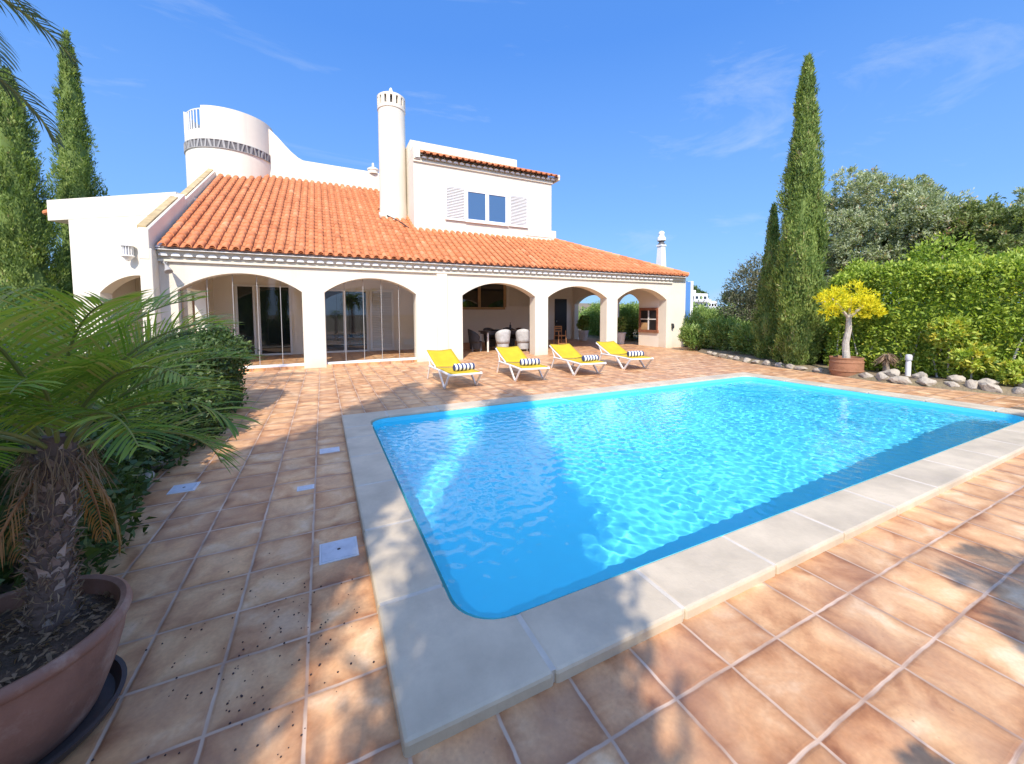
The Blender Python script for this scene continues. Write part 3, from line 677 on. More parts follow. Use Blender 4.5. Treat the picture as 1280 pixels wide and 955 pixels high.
shutter(4.27, 5.12, UY - 0.03, 5.30, 6.64, villa, 'shutter', 0.06, 20); shutter(7.06, 7.98, UY - 0.03, 5.30, 6.64, villa, 'shutter', 0.06, 20)
# round chimney
cx, cyy, cr = 2.53, 15.35, 0.525
b = MB(); b.lathe([(cr + .03, 4.6), (cr + .02, 5.6), (cr, 6.2), (cr - 0.005, 9.68)], (cx, cyy, 0), 40)
ch = b.build('chimney', M['stucco'], villa, smooth=True)
b = MB(); b.lathe([(cr - 0.03, 9.66), (cr + .02, 9.70), (cr + .02, 9.83), (cr - .10, 9.83)], (cx, cyy, 0), 40)
b.lathe([(cr - .10, 10.14), (cr + .02, 10.14), (cr + .02, 10.22), (cr - .02, 10.25), (0.1, 10.30), (0.0, 10.30)], (cx, cyy, 0), 40)
for k in range(15):
    a = 2 * math.pi * (k + 0.35) / 15; da = 0.125
    for_ = []
    for r_ in (cr - .10, cr + .0195):
        for q in range(4):
            aa = a - da + 2 * da * q / 3; for_ += [(cx + r_ * math.cos(aa), cyy + r_ * math.sin(aa), z) for z in (9.832, 10.138)]
    fs = []
    for q in range(3):
        fs.append((8 + 2 * q, 10 + 2 * q, 11 + 2 * q, 9 + 2 * q))
    fs += [(0, 1, 9, 8), (6, 14, 15, 7)]
    b.add(for_, fs, 0.5)
cap = b.build('chimney_cap', M['stucco'], ch, smooth=True, angle=30)
b = MB(); b.lathe([(0.0, 9.80), (cr - .12, 9.80), (cr - .12, 10.15), (0, 10.15)], (cx, cyy, 0), 24); b.build('flue', M['dark'], ch)
b = MB(); b.lathe([(0.075, 10.28), (0.085, 10.42), (0.07, 10.56), (0.03, 10.64), (0, 10.65)], (cx - 0.01, cyy, 0), 16); b.build('finial', M['white'], ch, smooth=True)
b = MB(); b.obox((2.02, 14.95, roof_z(14.95) + .1), (0.10, 0, 0), (0, .16, .09), (0, -.02, .05)); b.build('flashing', M['stucco'], ch, bevel=0.01)
# round stair tower with a railed gap, honeycomb band and the swooping terrace wall
tx, ty, tr = -3.55, 19.6, 1.57
a_g0, a_g1 = math.atan2(-0.46, -1.48) , math.atan2(-1.37, -0.74)
a_g0 += 0 if a_g0 > 0 else 2 * math.pi; a_g1 += 0 if a_g1 > 0 else 2 * math.pi
b = MB(); zt_, zg = 9.80, 8.92
def wallring(z0, z1, a0, a1, n_, full):
    b.lathe([(tr - .18, z0), (tr, z0), (tr, z1), (tr - .18, z1), (tr - .18, z0)], (tx, ty, 0), n_, a0, a1)
wallring(3.0, zg, 0, 2 * math.pi, 64, True)
wallring(zg, zt_, a_g1, a_g0 + 2 * math.pi, 64, False)
for a in (a_g0, a_g1):
    p0 = [(tx + r_ * math.cos(a), ty + r_ * math.sin(a), z) for r_, z in ((tr - .18, zg), (tr, zg), (tr, zt_), (tr - .18, zt_))]
    b.add(p0, [(0, 1, 2, 3)], 0.5)
tower = b.build('tower', M['stucco'], villa, smooth=True, angle=35)
b = MB()
for k in range(7):
    a = a_g0 + (a_g1 - a_g0) * (k + 0.5) / 7; b.tube([(tx + (tr - .08) * math.cos(a), ty + (tr - .08) * math.sin(a), z) for z in (zg, zt_ - .10)], 0.02, 6)
b.tube([(tx + (tr - .08) * math.cos(a_g0 + (a_g1 - a_g0) * q / 6), ty + (tr - .08) * math.sin(a_g0 + (a_g1 - a_g0) * q / 6), zt_ - .09) for q in range(7)], 0.026, 6)
b.build('railing', M['white'], tower)
b = MB(); b.lathe([(tr + 0.004, 8.20), (tr + .012, 8.21), (tr + .012, 8.50), (tr + 0.004, 8.51)], (tx, ty, 0), 64); band = b.build('vent_band', M['grey_vent'], tower, smooth=True)
b = MB()
for k in range(64):
    a = 2 * math.pi * k / 64; c_, s_ = math.cos(a), math.sin(a); w_ = 0.026 + 0.012 * (k % 3 == 0); tl = 0.02 * ((k * 7) % 5 - 2)
    b.obox((tx + (tr + .022) * c_, ty + (tr + .022) * s_, 8.355), (c_ * .018, s_ * .018, 0), (-s_ * w_, c_ * w_, 0), (-s_ * tl, c_ * tl, .145))
b.lathe([(tr + .01, 8.50), (tr + .04, 8.50), (tr + .04, 8.52), (tr + .002, 8.52)], (tx, ty, 0), 64); b.lathe([(tr + .01, 8.19), (tr + .04, 8.19), (tr + .04, 8.21), (tr + .002, 8.21)], (tx, ty, 0), 64)
b.build('band_fins', M['fin'], band)
b = MB(); top = [(-2.2, 9.74), (-2.0, 9.60), (-1.75, 9.36), (-1.5, 9.08), (-1.25, 8.82), (-1.0, 8.62), (-0.8, 8.52), (3.1, 8.46)]
b.prism([(-2.2, 5.5), (3.1, 5.5)] + top[::-1], 19.0, 19.22, lambda u, v, w_: (u, w_, v))
b.build('terrace_wall', M['stucco'], villa, bevel=0.015)
b = MB(); b.lathe([(0.24, 8.4), (0.24, 8.56), (0.27, 8.57), (0.27, 8.64), (0.16, 8.70), (0.055, 8.74), (0.05, 8.92), (0.0, 8.95)], (2.22, 19.11, 0), 16); b.build('vent_pot', M['stucco'], villa, smooth=True, angle=30)
# left wing: slanting wall with an arched doorway and an overhanging roof slab
A = np.array((-5.12, 15.04)); Bw = np.array((-8.37, 17.35)); dw = (Bw - A) / np.linalg.norm(Bw - A); nw = np.array((dw[1], -dw[0]))
if nw[1] > 0: nw = -nw
wing_m = lambda s, w, z: (A[0] + dw[0] * s - nw[0] * w, A[1] + dw[1] * s - nw[1] * w, z)
b = MB(); arch_wall(b, -1.1, 3.14, 0, 4.72, [(-1.0, 2.05, 2.3, 2.84)], 0, 0.35, wing_m)
b.prism([(-1.1, 4.723), (4.0, 4.723), (4.0, 5.40), (-1.1, 5.40)], -0.002, 3.2, lambda u, v, w_: wing_m(u, w_, v))
b.prism([(2.78, 0), (3.14, 0), (3.14, 4.72), (2.78, 4.72)], 0.353, 3.0, lambda u, v, w_: wing_m(u, w_, v))
b.prism([(-1.1, 0), (2.77, 0), (2.77, 4.7), (-1.1, 4.7)], 1.6, 1.8, lambda u, v, w_: wing_m(u, w_, v))
b.build('wing_wall', M['stucco'], villa, bevel=0.012)
f = MB(); f.prism([(-0.2, 0.02), (1.1, 0.02), (1.1, 2.25), (-0.2, 2.25)], 1.55, 1.597, lambda u, v, w_: wing_m(u, w_, v)); f.build('wing_door', M['wood'], villa, bevel=0.01)
b = MB()
for k in range(9):
    s = 3.43; w0 = 0.1 + 0.25 * k
    b.tube([wing_m(3.7, w0, 5.10), wing_m(4.25, w0, 5.02)], [0.085, 0.085], 8)
b.build('wing_eave_tiles', M['clay'], villa, smooth=True)
# blue side panel with white trim beyond the right corner
b = MB(); b.box(14.86, 15.62, 11.7, 11.85, 0, 3.05); sp = b.build('side_wall', M['blue'], villa)
b = MB(); b.box(15.623, 15.80, 11.68, 11.87, 0, 3.09); b.build('white_trim', M['white'], sp, bevel=0.01)
# lamps
lt = thing('wall_lantern', 'white caged wall lantern hanging above the wing doorway', 'wall lamp', wing_m(0.57, -0.1, 3.3))
P = np.array(wing_m(0.57, -0.2, 0))
b = MB(); b.lathe([(0.15, 3.30), (0.17, 3.32), (0.16, 3.36), (0.05, 3.42), (0.0, 3.5)], (P[0], P[1], 0.42), 16); b.build('lantern_roof', M['plastic'], lt, smooth=True, angle=30); b = MB(); b.lathe([(0.0, 2.84), (0.05, 2.86), (0.09, 2.93), (0.15, 2.98), (0.17, 3.0), (0.15, 3.03)], (P[0], P[1], 0.42), 16); b.build('lantern_base', M['plastic'], lt, smooth=True, angle=30)
b = MB()
for k in range(12):
    a = 2 * math.pi * k / 12; b.tube([(P[0] + .125 * math.cos(a), P[1] + .125 * math.sin(a), z) for z in (3.44, 3.73)], 0.012, 5)
b.build('cage', M['plastic'], lt)
b = MB(); b.lathe([(0.085, 3.03), (0.085, 3.31)], (P[0], P[1], 0.42), 12); b.build('lens', M['pale_pot'], lt, smooth=True)
b = MB(); Q = np.array(wing_m(0.57, 0.0, 3.75)); b.tube([Q, (P[0], P[1], 3.76)], 0.03, 6); b.build('bracket', M['plastic'], lt)
fl = thing('flood_light', 'small pale flood light on a bracket beside the first arch', 'flood light', (-3.72, HY - 0.02, 2.85))
b = MB(); b.box(-3.78, -3.66, HY - 0.05, HY - 0.002, 2.84, 2.93); b.tube([(-3.72, HY - .04, 2.88), (-3.70, HY - .16, 2.86), (-3.64, HY - .2, 2.76)], 0.018, 6); b.build('bracket', M['pole'], fl)
b = MB(); b.tube([(-3.65, HY - .19, 2.78), (-3.61, HY - .24, 2.70), (-3.575, HY - .29, 2.62)], [0.03, 0.055, 0.085], 12); b.build('lamp_head', M['pole'], fl, smooth=True, angle=40)
wl = thing('wall_spout', 'small dark lamp fixed low on the right corner wall', 'wall lamp', (14.0, HY - 0.02, 1.0))
b = MB(); b.lathe([(0.0, 0.86), (0.05, 0.88), (0.06, 0.96), (0.04, 1.08), (0.0, 1.1)], (14.0, HY - 0.08, 0), 10); b.build('lamp_body', M['dark'], wl, smooth=True); b = MB(); b.box(13.97, 14.03, HY - 0.06, HY - 0.002, 1.0, 1.10); b.build('bracket', M['dark'], wl)
bc = thing('barbecue_chimney', 'slender tapered white chimney standing behind the right end of the roof', 'chimney', (17.4, 15.2, 0))
b = MB()
b.lathe([(0.42, 0), (0.36, 2.5), (0.30, 3.9), (0.215, 5.35), (0.27, 5.40), (0.27, 5.47), (0.2, 5.5)], (17.4, 15.2, 0), 4, R(45), R(405)); b.build('shaft', M['white'], bc)
b = MB(); b.lathe([(0.2, 5.5), (0.2, 5.56)], (17.4, 15.2, 0), 12); b.lathe([(0.14, 5.56), (0.14, 5.70)], (17.4, 15.2, 0), 12); b.build('vent_neck', M['grey_vent'], bc)
b = MB(); b.lathe([(0.2, 5.69), (0.245, 5.72), (0.24, 5.86), (0.16, 5.96), (0.15, 6.05), (0.18, 6.12), (0.12, 6.24), (0.0, 6.28)], (17.4, 15.2, 0), 14); b.build('chimney_cap', M['white'], bc, smooth=True)
# ------------------------------------------------------------------ loungers with rolled towels
def make_lounger():
    t = thing('sun_lounger', 'x', 'sun lounger')
    w, L = 0.34, 1.98                     # half width, length; foot end at y = 0
    ang = R(21); yb = 1.12; zs = 0.33
    hd = np.array((0, yb + 0.84 * math.cos(ang), zs + 0.84 * math.sin(ang)))
    f = MB()
    for s in (-1, 1):
        x = s * w
        f.tube([(x, 0.0, zs - 0.01), (x, 0.5, zs), (x, yb, zs), (x, yb + 0.45, zs - 0.005)], 0.024, 8)
    f.tube([(-w, 0.0, zs - 0.01), (w, 0.0, zs - 0.01)], 0.022, 8); f.tube([(-w, yb + 0.43, zs - .005), (w, yb + 0.43, zs - .005)], 0.018, 8)
    f.build('frame', M['plastic'], t, smooth=True, local=True)
    f = MB()
    for s in (-1, 1):
        x = s * (w - 0.03)
        f.tube([(x, yb, zs + .02), (x, yb + .42, zs + .42 * math.tan(ang) - .01), (x, hd[1], hd[2])], 0.020, 8)
    f.tube([(-w + .03, hd[1], hd[2]), (w - .03, hd[1], hd[2])], 0.02, 8)
    f.build('back_frame', M['plastic'], t, smooth=True, local=True)
    for s in (-1, 1):                     # V legs of flat strap
        x = s * (w + 0.012); l = MB()
        for ya, yb2 in ((0.02, 0.34), (0.74, 0.38)):
            a = np.array((x, ya, zs)); c = np.array((x, yb2, 0.015)); d = (c - a) / 2; side = np.array((0, d[2], -d[1])); side = side / np.linalg.norm(side) * 0.028
            l.obox((a + c) / 2, d, side, (0.014, 0, 0))
        l.build('leg', M['plastic'], t, bevel=0.006, local=True)
    for s in (-1, 1):
        x = s * (w - 0.004); l = MB(); a = np.array((x, yb + 0.40, zs)); c = np.array((x, yb + 0.62, 0.015)); d = (c - a) / 2; side = np.array((0, d[2], -d[1])); side = side / np.linalg.norm(side) * 0.026
        l.obox((a + c) / 2, d, side, (0.013, 0, 0)); l.build('leg', M['plastic'], t, bevel=0.006, local=True)
        l = MB(); l.tube([(x - s * .03, hd[1] - .12, hd[2] - .04), (x - s * .01, yb + .42, zs)], 0.012, 6); l.build('back_strut', M['plastic'], t, local=True)
    def cloth(profile, name):
        b = MB(); nx = 8; vv = []
        for y, z in profile:
            for i in range(nx + 1):
                u = -1 + 2 * i / nx; vv.append((u * (w - 0.028), y, z - 0.022 * (1 - u * u) + 0.002 * math.sin(9 * y + 5 * u)))
        k = nx + 1
        b.add(vv, [(j * k + i, j * k + i + 1, (j + 1) * k + i + 1, (j + 1) * k + i) for j in range(len(profile) - 1) for i in range(nx)], 0.5)
        o = b.build(name, M['sling'], t, smooth=True, angle=60, local=True); sd_ = o.modifiers.new('thick', 'SOLIDIFY'); sd_.thickness = 0.012; return o
    cloth([(0.02 + (yb - 0.06) * i / 10, zs + 0.028) for i in range(11)], 'seat_sling')
    cloth([(yb - .02 + 0.86 * math.cos(ang) * i / 10, zs + 0.035 + 0.86 * math.sin(ang) * i / 10) for i in range(11)], 'back_sling')
    return t
LN = [(2.40, 6.20, 0.02, 'yellow sun lounger farthest left, its front corner in the tree shadow near the glazed arches'),
      (4.05, 6.24, -0.10, 'yellow sun lounger in front of the dining arch, second from the left in the row'),
      (5.75, 6.34, -0.12, 'yellow sun lounger before the pillar right of the dining arch, third in the row'),
      (7.55, 6.55, -0.14, 'yellow sun lounger farthest right, nearest the barbecue corner')]
TW = ['navy and white striped towel rolled on the leftmost yellow lounger', 'navy and white striped towel rolled on the second yellow lounger from the left',
      'navy and white striped towel rolled on the third yellow lounger from the left', 'navy and white striped towel rolled on the rightmost yellow lounger']
lg0 = make_lounger(); tw0 = None
for i, (x, y, rz, lab) in enumerate(LN):
    o = lg0 if i == 0 else copy_tree(lg0)
    o.location = (x, y, 0.0); o.rotation_euler = (0, 0, rz); tag(o, lab, 'sun lounger', 'yellow sun loungers in a row by the pool')
    b = MB(); n_ = 20; vv = []                                  # rolled towel: a spiral with visible ends
    sp = [(0.018 + 0.0098 * q / 3.0, q * math.pi / 6) for q in range(20)]
    if i == 0:
        prof = [(-0.235, 0.02), (-0.24, 0.055), (-0.225, 0.076), (-0.08, 0.079), (0.1, 0.077), (0.225, 0.076), (0.24, 0.055), (0.235, 0.02)]
        for u, r_ in prof:
            for q in range(n_):
                a = 2 * math.pi * q / n_; k = 1 + 0.05 * math.sin(3 * a + u * 9) + (0.10 if q == 4 else 0); vv.append((u, r_ * k * math.cos(a), r_ * k * math.sin(a) * 0.94))
        b.add(vv, [(j * n_ + q, j * n_ + (q + 1) % n_, (j + 1) * n_ + (q + 1) % n_, (j + 1) * n_ + q) for j in range(len(prof) - 1) for q in range(n_)] + [tuple(range(n_)), tuple(range((len(prof) - 1) * n_, len(prof) * n_))], 0.5)
        tw = tw0 = b.build('rolled_towel', M['towel'], smooth=True, angle=60)
    else:
        tw = tw0.copy(); COL.objects.link(tw)
    c, s = math.cos(rz), math.sin(rz); lx, ly = (.10, .06, .12, .09)[i], (.40, .46, .37, .44)[i]
    tw.location = (x + lx * c - ly * s, y + lx * s + ly * c, 0.418); tw.rotation_euler = (0.4 * i, 0, rz + (.10, -.07, .16, -.12)[i]); tag(tw, TW[i], 'towel', 'striped towels on the loungers')
# ------------------------------------------------------------------ dining set in the shade
tb = thing('dining_table', 'dark topped dining table with pale legs under the dining arch', 'table', (6.75, 13.7, 0))
b = MB(); b.box(5.75, 7.95, 13.25, 14.2, 0.80, 0.85); b.build('table_top', M['tabletop'], tb, bevel=0.01)
for x in (5.83, 7.87):
    for y in (13.33, 14.12):
        b = MB(); b.tube([(x, y, 0.012), (x, y, 0.80)], 0.04, 10); b.build('leg', M['plastic'], tb, smooth=True)
b = MB(); b.box(5.80, 7.90, 13.30, 14.15, 0.72, 0.797); b.build('apron', M['tabletop'], tb)
def make_chair(mat):
    t = thing('dining_chair', 'x', 'chair')
    b = MB(); S = []                                     # woven tub: seat, and a shell that curls round the back
    b.lathe([(0.0, 0.43), (0.24, 0.43), (0.27, 0.40), (0.25, 0.35), (0.0, 0.35)], (0, 0, 0), 20); b.build('seat', mat, t, smooth=True, angle=40, local=True)
    b = MB(); vv = []; K = 14
    for j, z in enumerate((0.36, 0.5, 0.65, 0.8, 0.93)):
        for i in range(K + 1):
            a = R(-20 + 220 * i / K); h = math.sin(math.pi * i / K); zz = 0.36 + (z - 0.36) * (0.45 + 0.55 * h ** 0.7); r_ = 0.27 + 0.09 * (z - 0.36)
            vv.append((r_ * math.cos(a), r_ * math.sin(a) * 1.0, zz))
    b.add(vv, [(j * (K + 1) + i, j * (K + 1) + i + 1, (j + 1) * (K + 1) + i + 1, (j + 1) * (K + 1) + i) for j in range(4) for i in range(K)], 0.5)
    o = b.build('backrest', mat, t, smooth=True, angle=60, local=True); m_ = o.modifiers.new('thick', 'SOLIDIFY'); m_.thickness = 0.035
    b = MB(); b.lathe([(0.25, 0.36), (0.24, 0.12), (0.23, 0.10)], (0, 0, 0), 20); b.build('skirt', mat, t, smooth=True, local=True)
    for x, y in ((-.16, -.16), (.16, -.16), (.16, .16), (-.16, .16)):
        b = MB(); b.tube([(x, y, 0.0), (x, y, 0.35)], 0.018, 6); b.build('leg', M['pole'], t, local=True)
    return t
cl = make_chair(M['wicker_light']); cdk = make_chair(M['wicker'])
first = {id(cl): True, id(cdk): True}
for src, x, y, rz, lab in ((cl, 6.35, 13.0, 3.05, 'light grey woven tub chair nearest the table leg, at its near side'),
                           (cl, 7.25, 12.95, 2.7, 'light grey woven tub chair at the near right side of the dining table'),
                           (cl, 8.35, 13.65, 4.6, 'light grey woven tub chair at the right end of the dining table'),
                           (cdk, 5.45, 13.75, 1.45, 'dark woven tub chair at the left end of the dining table'),
                           (cdk, 6.45, 14.55, 0.1, 'dark woven tub chair behind the left half of the dining table'),
                           (cdk, 7.40, 14.55, -0.1, 'dark woven tub chair behind the right half of the dining table')):
    o = src if first[id(src)] else copy_tree(src); first[id(src)] = False
    o.location = (x, y, 0.012); o.rotation_euler = (0, 0, rz); tag(o, lab, 'chair', 'woven chairs round the dining table')
t = thing('serving_tray', 'dark oval tray on the left half of the dining table', 'tray', (6.3, 13.6, 0.85))
b = MB(); b.lathe([(0, .852), (.2, .852), (.25, .90), (.26, .90), (.21, .855)], (6.3, 13.6, 0), 20); b.build('tray_dish', M['tabletop'], t, smooth=True); b = MB(); b.tube([(6.0, 13.6, .89), (6.04, 13.6, .93), (6.08, 13.6, .90)], .012, 6); b.build('handle', M['dark'], t)
t = thing('wine_bottle', 'dark bottle standing on the dining table', 'bottle', (7.0, 13.65, 0.85))
b = MB(); b.lathe([(0, .852), (.045, .852), (.045, 1.05), (.018, 1.12), (.016, 1.19), (0, 1.19)], (7.0, 13.65, 0), 14); b.build('bottle_body', M['dark'], t, smooth=True, angle=40); b = MB(); b.lathe([(.018, 1.16), (.018, 1.2), (0, 1.2)], (7.0, 13.65, 0), 10); b.build('cap', M['wood'], t)
t = thing('fruit_bowl', 'dark bowl on the right half of the dining table', 'bowl', (7.45, 13.7, 0.85))
b = MB(); b.lathe([(0, .853), (.06, .853), (.15, .93), (.16, .93), (.07, .86)], (7.45, 13.7, 0), 18); b.build('dish', M['dark'], t, smooth=True); b = MB()
for q in range(4): b.lathe([(0, -.04), (.035, -.02), (.04, 0), (.03, .03), (0, .04)], (7.45 + .06 * math.cos(q * 1.6), 13.7 + .06 * math.sin(q * 1.6), .925), 10)
b.build('fruit', M['brick'], t, smooth=True)
hc = thing('wooden_high_chair', 'brown wooden high chair standing by the second open arch', 'chair', (9.45, 13.5, 0))
for x in (9.25, 9.62):
    for y in (13.34, 13.68):
        b = MB(); b.tube([(x + (x - 9.43) * .2, y + (y - 13.5) * .2, .012), (x, y, .66), (x, y, .98 if y > 13.5 else .8)], .022, 8); b.build('leg', M['wood'], hc)
b = MB(); b.box(9.24, 9.64, 13.33, 13.69, .55, .59); b.build('seat', M['wood'], hc, bevel=.008)
for z in (.74, .86, .95):
    b = MB(); b.box(9.25, 9.62, 13.67, 13.695, z, z + .05); b.build('back_slat', M['wood'], hc)
b = MB(); b.box(9.26, 9.60, 13.33, 13.36, .20, .24); b.build('foot_rest', M['wood'], hc)
# ------------------------------------------------------------------ pale planters of the terrace (their plants are in the next section)
def planter(x, y, h, r_, lab):
    t = thing('planter', lab, 'planter', (x, y, 0.012))
    b = MB(); b.lathe([(0, .015), (r_ * .72, .015), (r_, h - .06), (r_ * 1.08, h - .06), (r_ * 1.08, h), (r_ * .95, h), (r_ * .93, h - .05)], (x, y, 0), 24); b.build('pot_body', M['pale_pot'], t, smooth=True, angle=35)
    b = MB(); b.lathe([(r_ * .94, h - .05), (0, h - .04)], (x, y, 0), 20); b.build('soil', M['soil'], t); return t
planter(13.30, 17.0, 0.60, 0.30, 'pale round planter with a leafy shrub beside the far terrace arch')
planter(13.36, 14.0, 0.60, 0.28, 'pale round planter just visible inside the rightmost front arch')
# ------------------------------------------------------------------ skimmer and drain lids
def lid(x0, x1, y0, y1, lab, hole=True, name='access_lid', cat='cover'):
    t = thing(name, lab, cat, ((x0 + x1) / 2, (y0 + y1) / 2, 0.0))
    b = MB(); b.box(x0 - .008, x1 + .008, y0 - .008, y1 + .008, -.01, .006); b.build('rim', M['pale_pot'], t, bevel=.002)
    b = MB(); b.box(x0 + .004, x1 - .004, y0 + .004, y1 - .004, 0, .0095); o = b.build('cover_plate', M['lid'], t, bevel=.003)
    if hole:
        b = MB(); b.lathe([(.011, .0098), (.011, .0106), (0, .0106)], ((x0 + x1) / 2, (y0 + y1) / 2, 0), 12); b.build('finger_hole', M['dark'], t)
    return t
lid(-.265, -.05, 1.31, 1.53, 'large pale square skimmer lid with a dark centre hole beside the coping')
lid(-.45, -.33, 2.52, 2.60, 'smallest pale rectangular drain lid, set on the tile joint', False)
lid(-.275, -.085, 3.45, 3.60, 'pale blue grey rectangular lid close to the far end of the coping', False)
lid(-1.46, -1.28, 2.95, 3.13, 'pale square drain lid half under the palm fronds by the hedge', True)
# ------------------------------------------------------------------ far houses, masts and a low hill
def far_house(x, y, w, d, floors, lab, rz=0.0):
    t = thing('apartment_building', lab, 'building', (x, y, 0), rz); fh = 2.5
    b = MB(); b.box(x, x + w, y, y + d, -1, floors * fh + 1.2); b.box(x + w * .15, x + w * .45, y + 1, y + d - 1, floors * fh + 1.2, floors * fh + 2.4); b.build('wall', M['farwhite'], t)
    for k in range(floors):
        z = 0.9 + k * fh
        b = MB(); b.box(x - .1, x + w + .1, y - 1.5, y - .003, z - .2, z); b.build('balcony_slab', M['farwhite'], t)
        b = MB(); b.box(x - .1, x + w + .1, y - 1.55, y - 1.45, z + .003, z + .75); b.build('balustrade', M['pale_pot'], t)
        for q in range(4):
            x0 = x + w * (.06 + .24 * q); f = MB(); f.box(x0, x0 + w * .15, y - .08, y - .003, z + .05, z + 1.8); f.build('window', M['window'], t)
far_house(117, 95, 9, 9, 3, 'white three storey apartment block with balconies seen far away past the blue wall')
far_house(127.5, 97, 6.5, 8, 2, 'lower white house stepping down right of the far apartment block')
far_house(135, 110, 8, 8, 2, 'small pale house behind the masts on the far rise')
for i, (x, y, h) in enumerate(((128, 88, 9.5), (133, 88, 8.2), (137, 90, 10.0))):
    t = thing('utility_mast', ['thin grey mast just right of the far white houses', 'shorter thin grey mast between two taller masts', 'tallest thin grey mast near the dark tree on the far rise'][i], 'mast', (x, y, 0))
    b = MB(); b.tube([(x, y, -1), (x, y, h)], [.16, .1], 6); b.build('pole', M['pole'], t); b = MB(); b.box(x - .7, x + .7, y - .06, y + .06, h - .9, h - .75); b.build('crossarm', M['pole'], t)
b = MB(); nx = 40; vv = []
for i in range(nx + 1):
    u = i / nx; x = 60 + 560 * u
    for y, z in ((150, -.1), (210, 3.5 + 2.5 * math.sin(u * 9) + 3 * u), (330, 9 + 4 * math.sin(u * 6 + 1))): vv.append((x, y - 160 * u, z))
b.add(vv, [(3 * i + j, 3 * i + 3 + j, 3 * i + 4 + j, 3 * i + 1 + j) for i in range(nx) for j in range(2)], .5)
tag(b.build('far_hill', M['earth'], smooth=True), kind='structure')
# ------------------------------------------------------------------ vegetation
def lump(P, f, s):
    return (np.sin(P[:, 0] * f + s) * np.cos(P[:, 1] * f * 1.13 + 2 * s) + np.sin(P[:, 2] * f * 0.9 + 3 * s) * np.cos(P[:, 0] * f * 0.7 - s)) * 0.5
def trunk(parent, pts, rad, mat, n=10, name='trunk'):
    b = MB(); b.tube(pts, rad, n); return b.build(name, mat, parent, smooth=True)
def cypress(x, y, h, r, n, label, z0=0.0, ck=.80, tipw=0.62, flat=1.25, seed=1, size=1.0, group=None, vmean=0.5):
    t = thing('cypress_tree', label, 'tree', (x, y, z0), 0, group)
    trunk(t, [(x, y, z0 - .1), (x, y, z0 + h * .5), (x + .03, y, z0 + h * .93)], [max(.1, r * .2), r * .12, .015], M['bark'])
    q = np.random.default_rng(seed); nc = max(n // 22, 200)
    tt = q.beta(1.0, 1.25, nc) * 0.985 + 0.012; th = q.uniform(0, 2 * np.pi, nc)
    def rad(tt, th): 
        base = r * np.minimum(np.minimum(1.0, 0.72 + tt * 4), flat * (1 - tt) ** tipw)
        return base * (1 + 0.16 * np.sin(3 * th + 7 * tt * h / 3 + seed) + 0.14 * np.sin(5 * th - 11 * tt * h / 4 + 2 * seed) + 0.08 * np.sin(19 * tt + seed))
    rc = rad(tt, th) * (q.uniform(0.72, 1.08, nc) + (q.random(nc) < .05) * q.uniform(.1, .35, nc))
    C = np.stack([x + rc * np.cos(th), y + rc * np.sin(th), z0 + tt * h], 1)
    k = 22; idx = np.repeat(np.arange(nc), k); m = len(idx)
    P = C[idx] + q.normal(size=(m, 3)) * np.array([.055, .055, .14]) * size * (0.5 + 0.5 * np.minimum(1, (1 - tt[idx]) * 3))[:, None]
    out = np.stack([np.cos(th[idx]), np.sin(th[idx]), np.zeros(m)], 1)
    D = np.array([0, 0, 1.0]) + out * q.uniform(0.0, 0.7, (m, 1)) + q.normal(size=(m, 3)) * 0.35
    cv = q.normal(vmean, 0.2, nc) + .12 * np.sin(5 * th + 3 * tt * h)
    leaves('crown', P, D, np.cross(D, out) + q.normal(size=(m, 3)) * .5, q.uniform(.09, .19, m) * size, q.uniform(.028, .055, m) * size, M['cypress'], t, cv[idx] + q.normal(0, .12, m), 0.08)
    b = MB(); prof = [(0.0, h * .03)] + [(ck * float(rad(np.array([a]), np.array([1.0]))[0]), h * a) for a in np.linspace(.03, .95, 14)] + [(0, h * .97)]
    b.lathe([(p_, z_) for p_, z_ in prof], (x, y, z0), 12, var=vmean, jit=.1); b.build('inner_foliage', M['cypress'], t, smooth=True)
    return t
def clumps(blobs, m, seed, rs=(.32, .55)):
    q = random.Random(seed); out = []
    for x, y, z, r in blobs:
        for _ in range(m):
            d = Vector((q.gauss(0, 1), q.gauss(0, 1), q.gauss(0, 1))).normalized(); k = r * q.uniform(.45, .95); out.append((x + d.x * k, y + d.y * k, z + d.z * k * .85, q.uniform(*rs)))
    return out
def blobs_foliage(name, blobs, mat, parent, per, seed=1, lsize=(.06, .11), lw=.45, sigma=.16, up=.5, vmean=.5, k=18, vspread=.2):
    q = np.random.default_rng(seed); PP, DD, VV = [], [], []
    for x, y, z, r in blobs:
        nc = int(per * r * r)
        d = q.normal(size=(nc, 3)); d /= np.linalg.norm(d, axis=1, keepdims=True)
        rr = r * q.uniform(.55, 1.06, nc) ** .7 * (1 + .22 * lump(d * r, 4.0 / r, seed + x))
        C = np.array([x, y, z]) + d * rr[:, None] * np.array([1, 1, .88])
        idx = np.repeat(np.arange(nc), k); m = len(idx)
        PP.append(C[idx] + q.normal(size=(m, 3)) * sigma * min(1, r)); DD.append(d[idx] * .8 + np.array([0, 0, up]) + q.normal(size=(m, 3)) * .7)
        VV.append(q.normal(vmean, vspread, nc)[idx] + q.normal(0, .14, m))
    P = np.concatenate(PP); D = np.concatenate(DD); V = np.concatenate(VV); m = len(P); L = q.uniform(lsize[0], lsize[1], m)
    return leaves(name, P, D, q.normal(size=(m, 3)), L, L * lw, mat, parent, V, .12)
def core(parent, blobs, mat, name='inner_foliage', k=.62, var=.45):
    b = MB()
    for x, y, z, r in blobs:
        prof = [(r * k * math.sin(math.pi * i / 8), -r * k * .9 * math.cos(math.pi * i / 8)) for i in range(9)]; b.lathe(prof, (x, y, z), 10, var=var, jit=.15)
    return b.build(name, mat, parent, smooth=True)
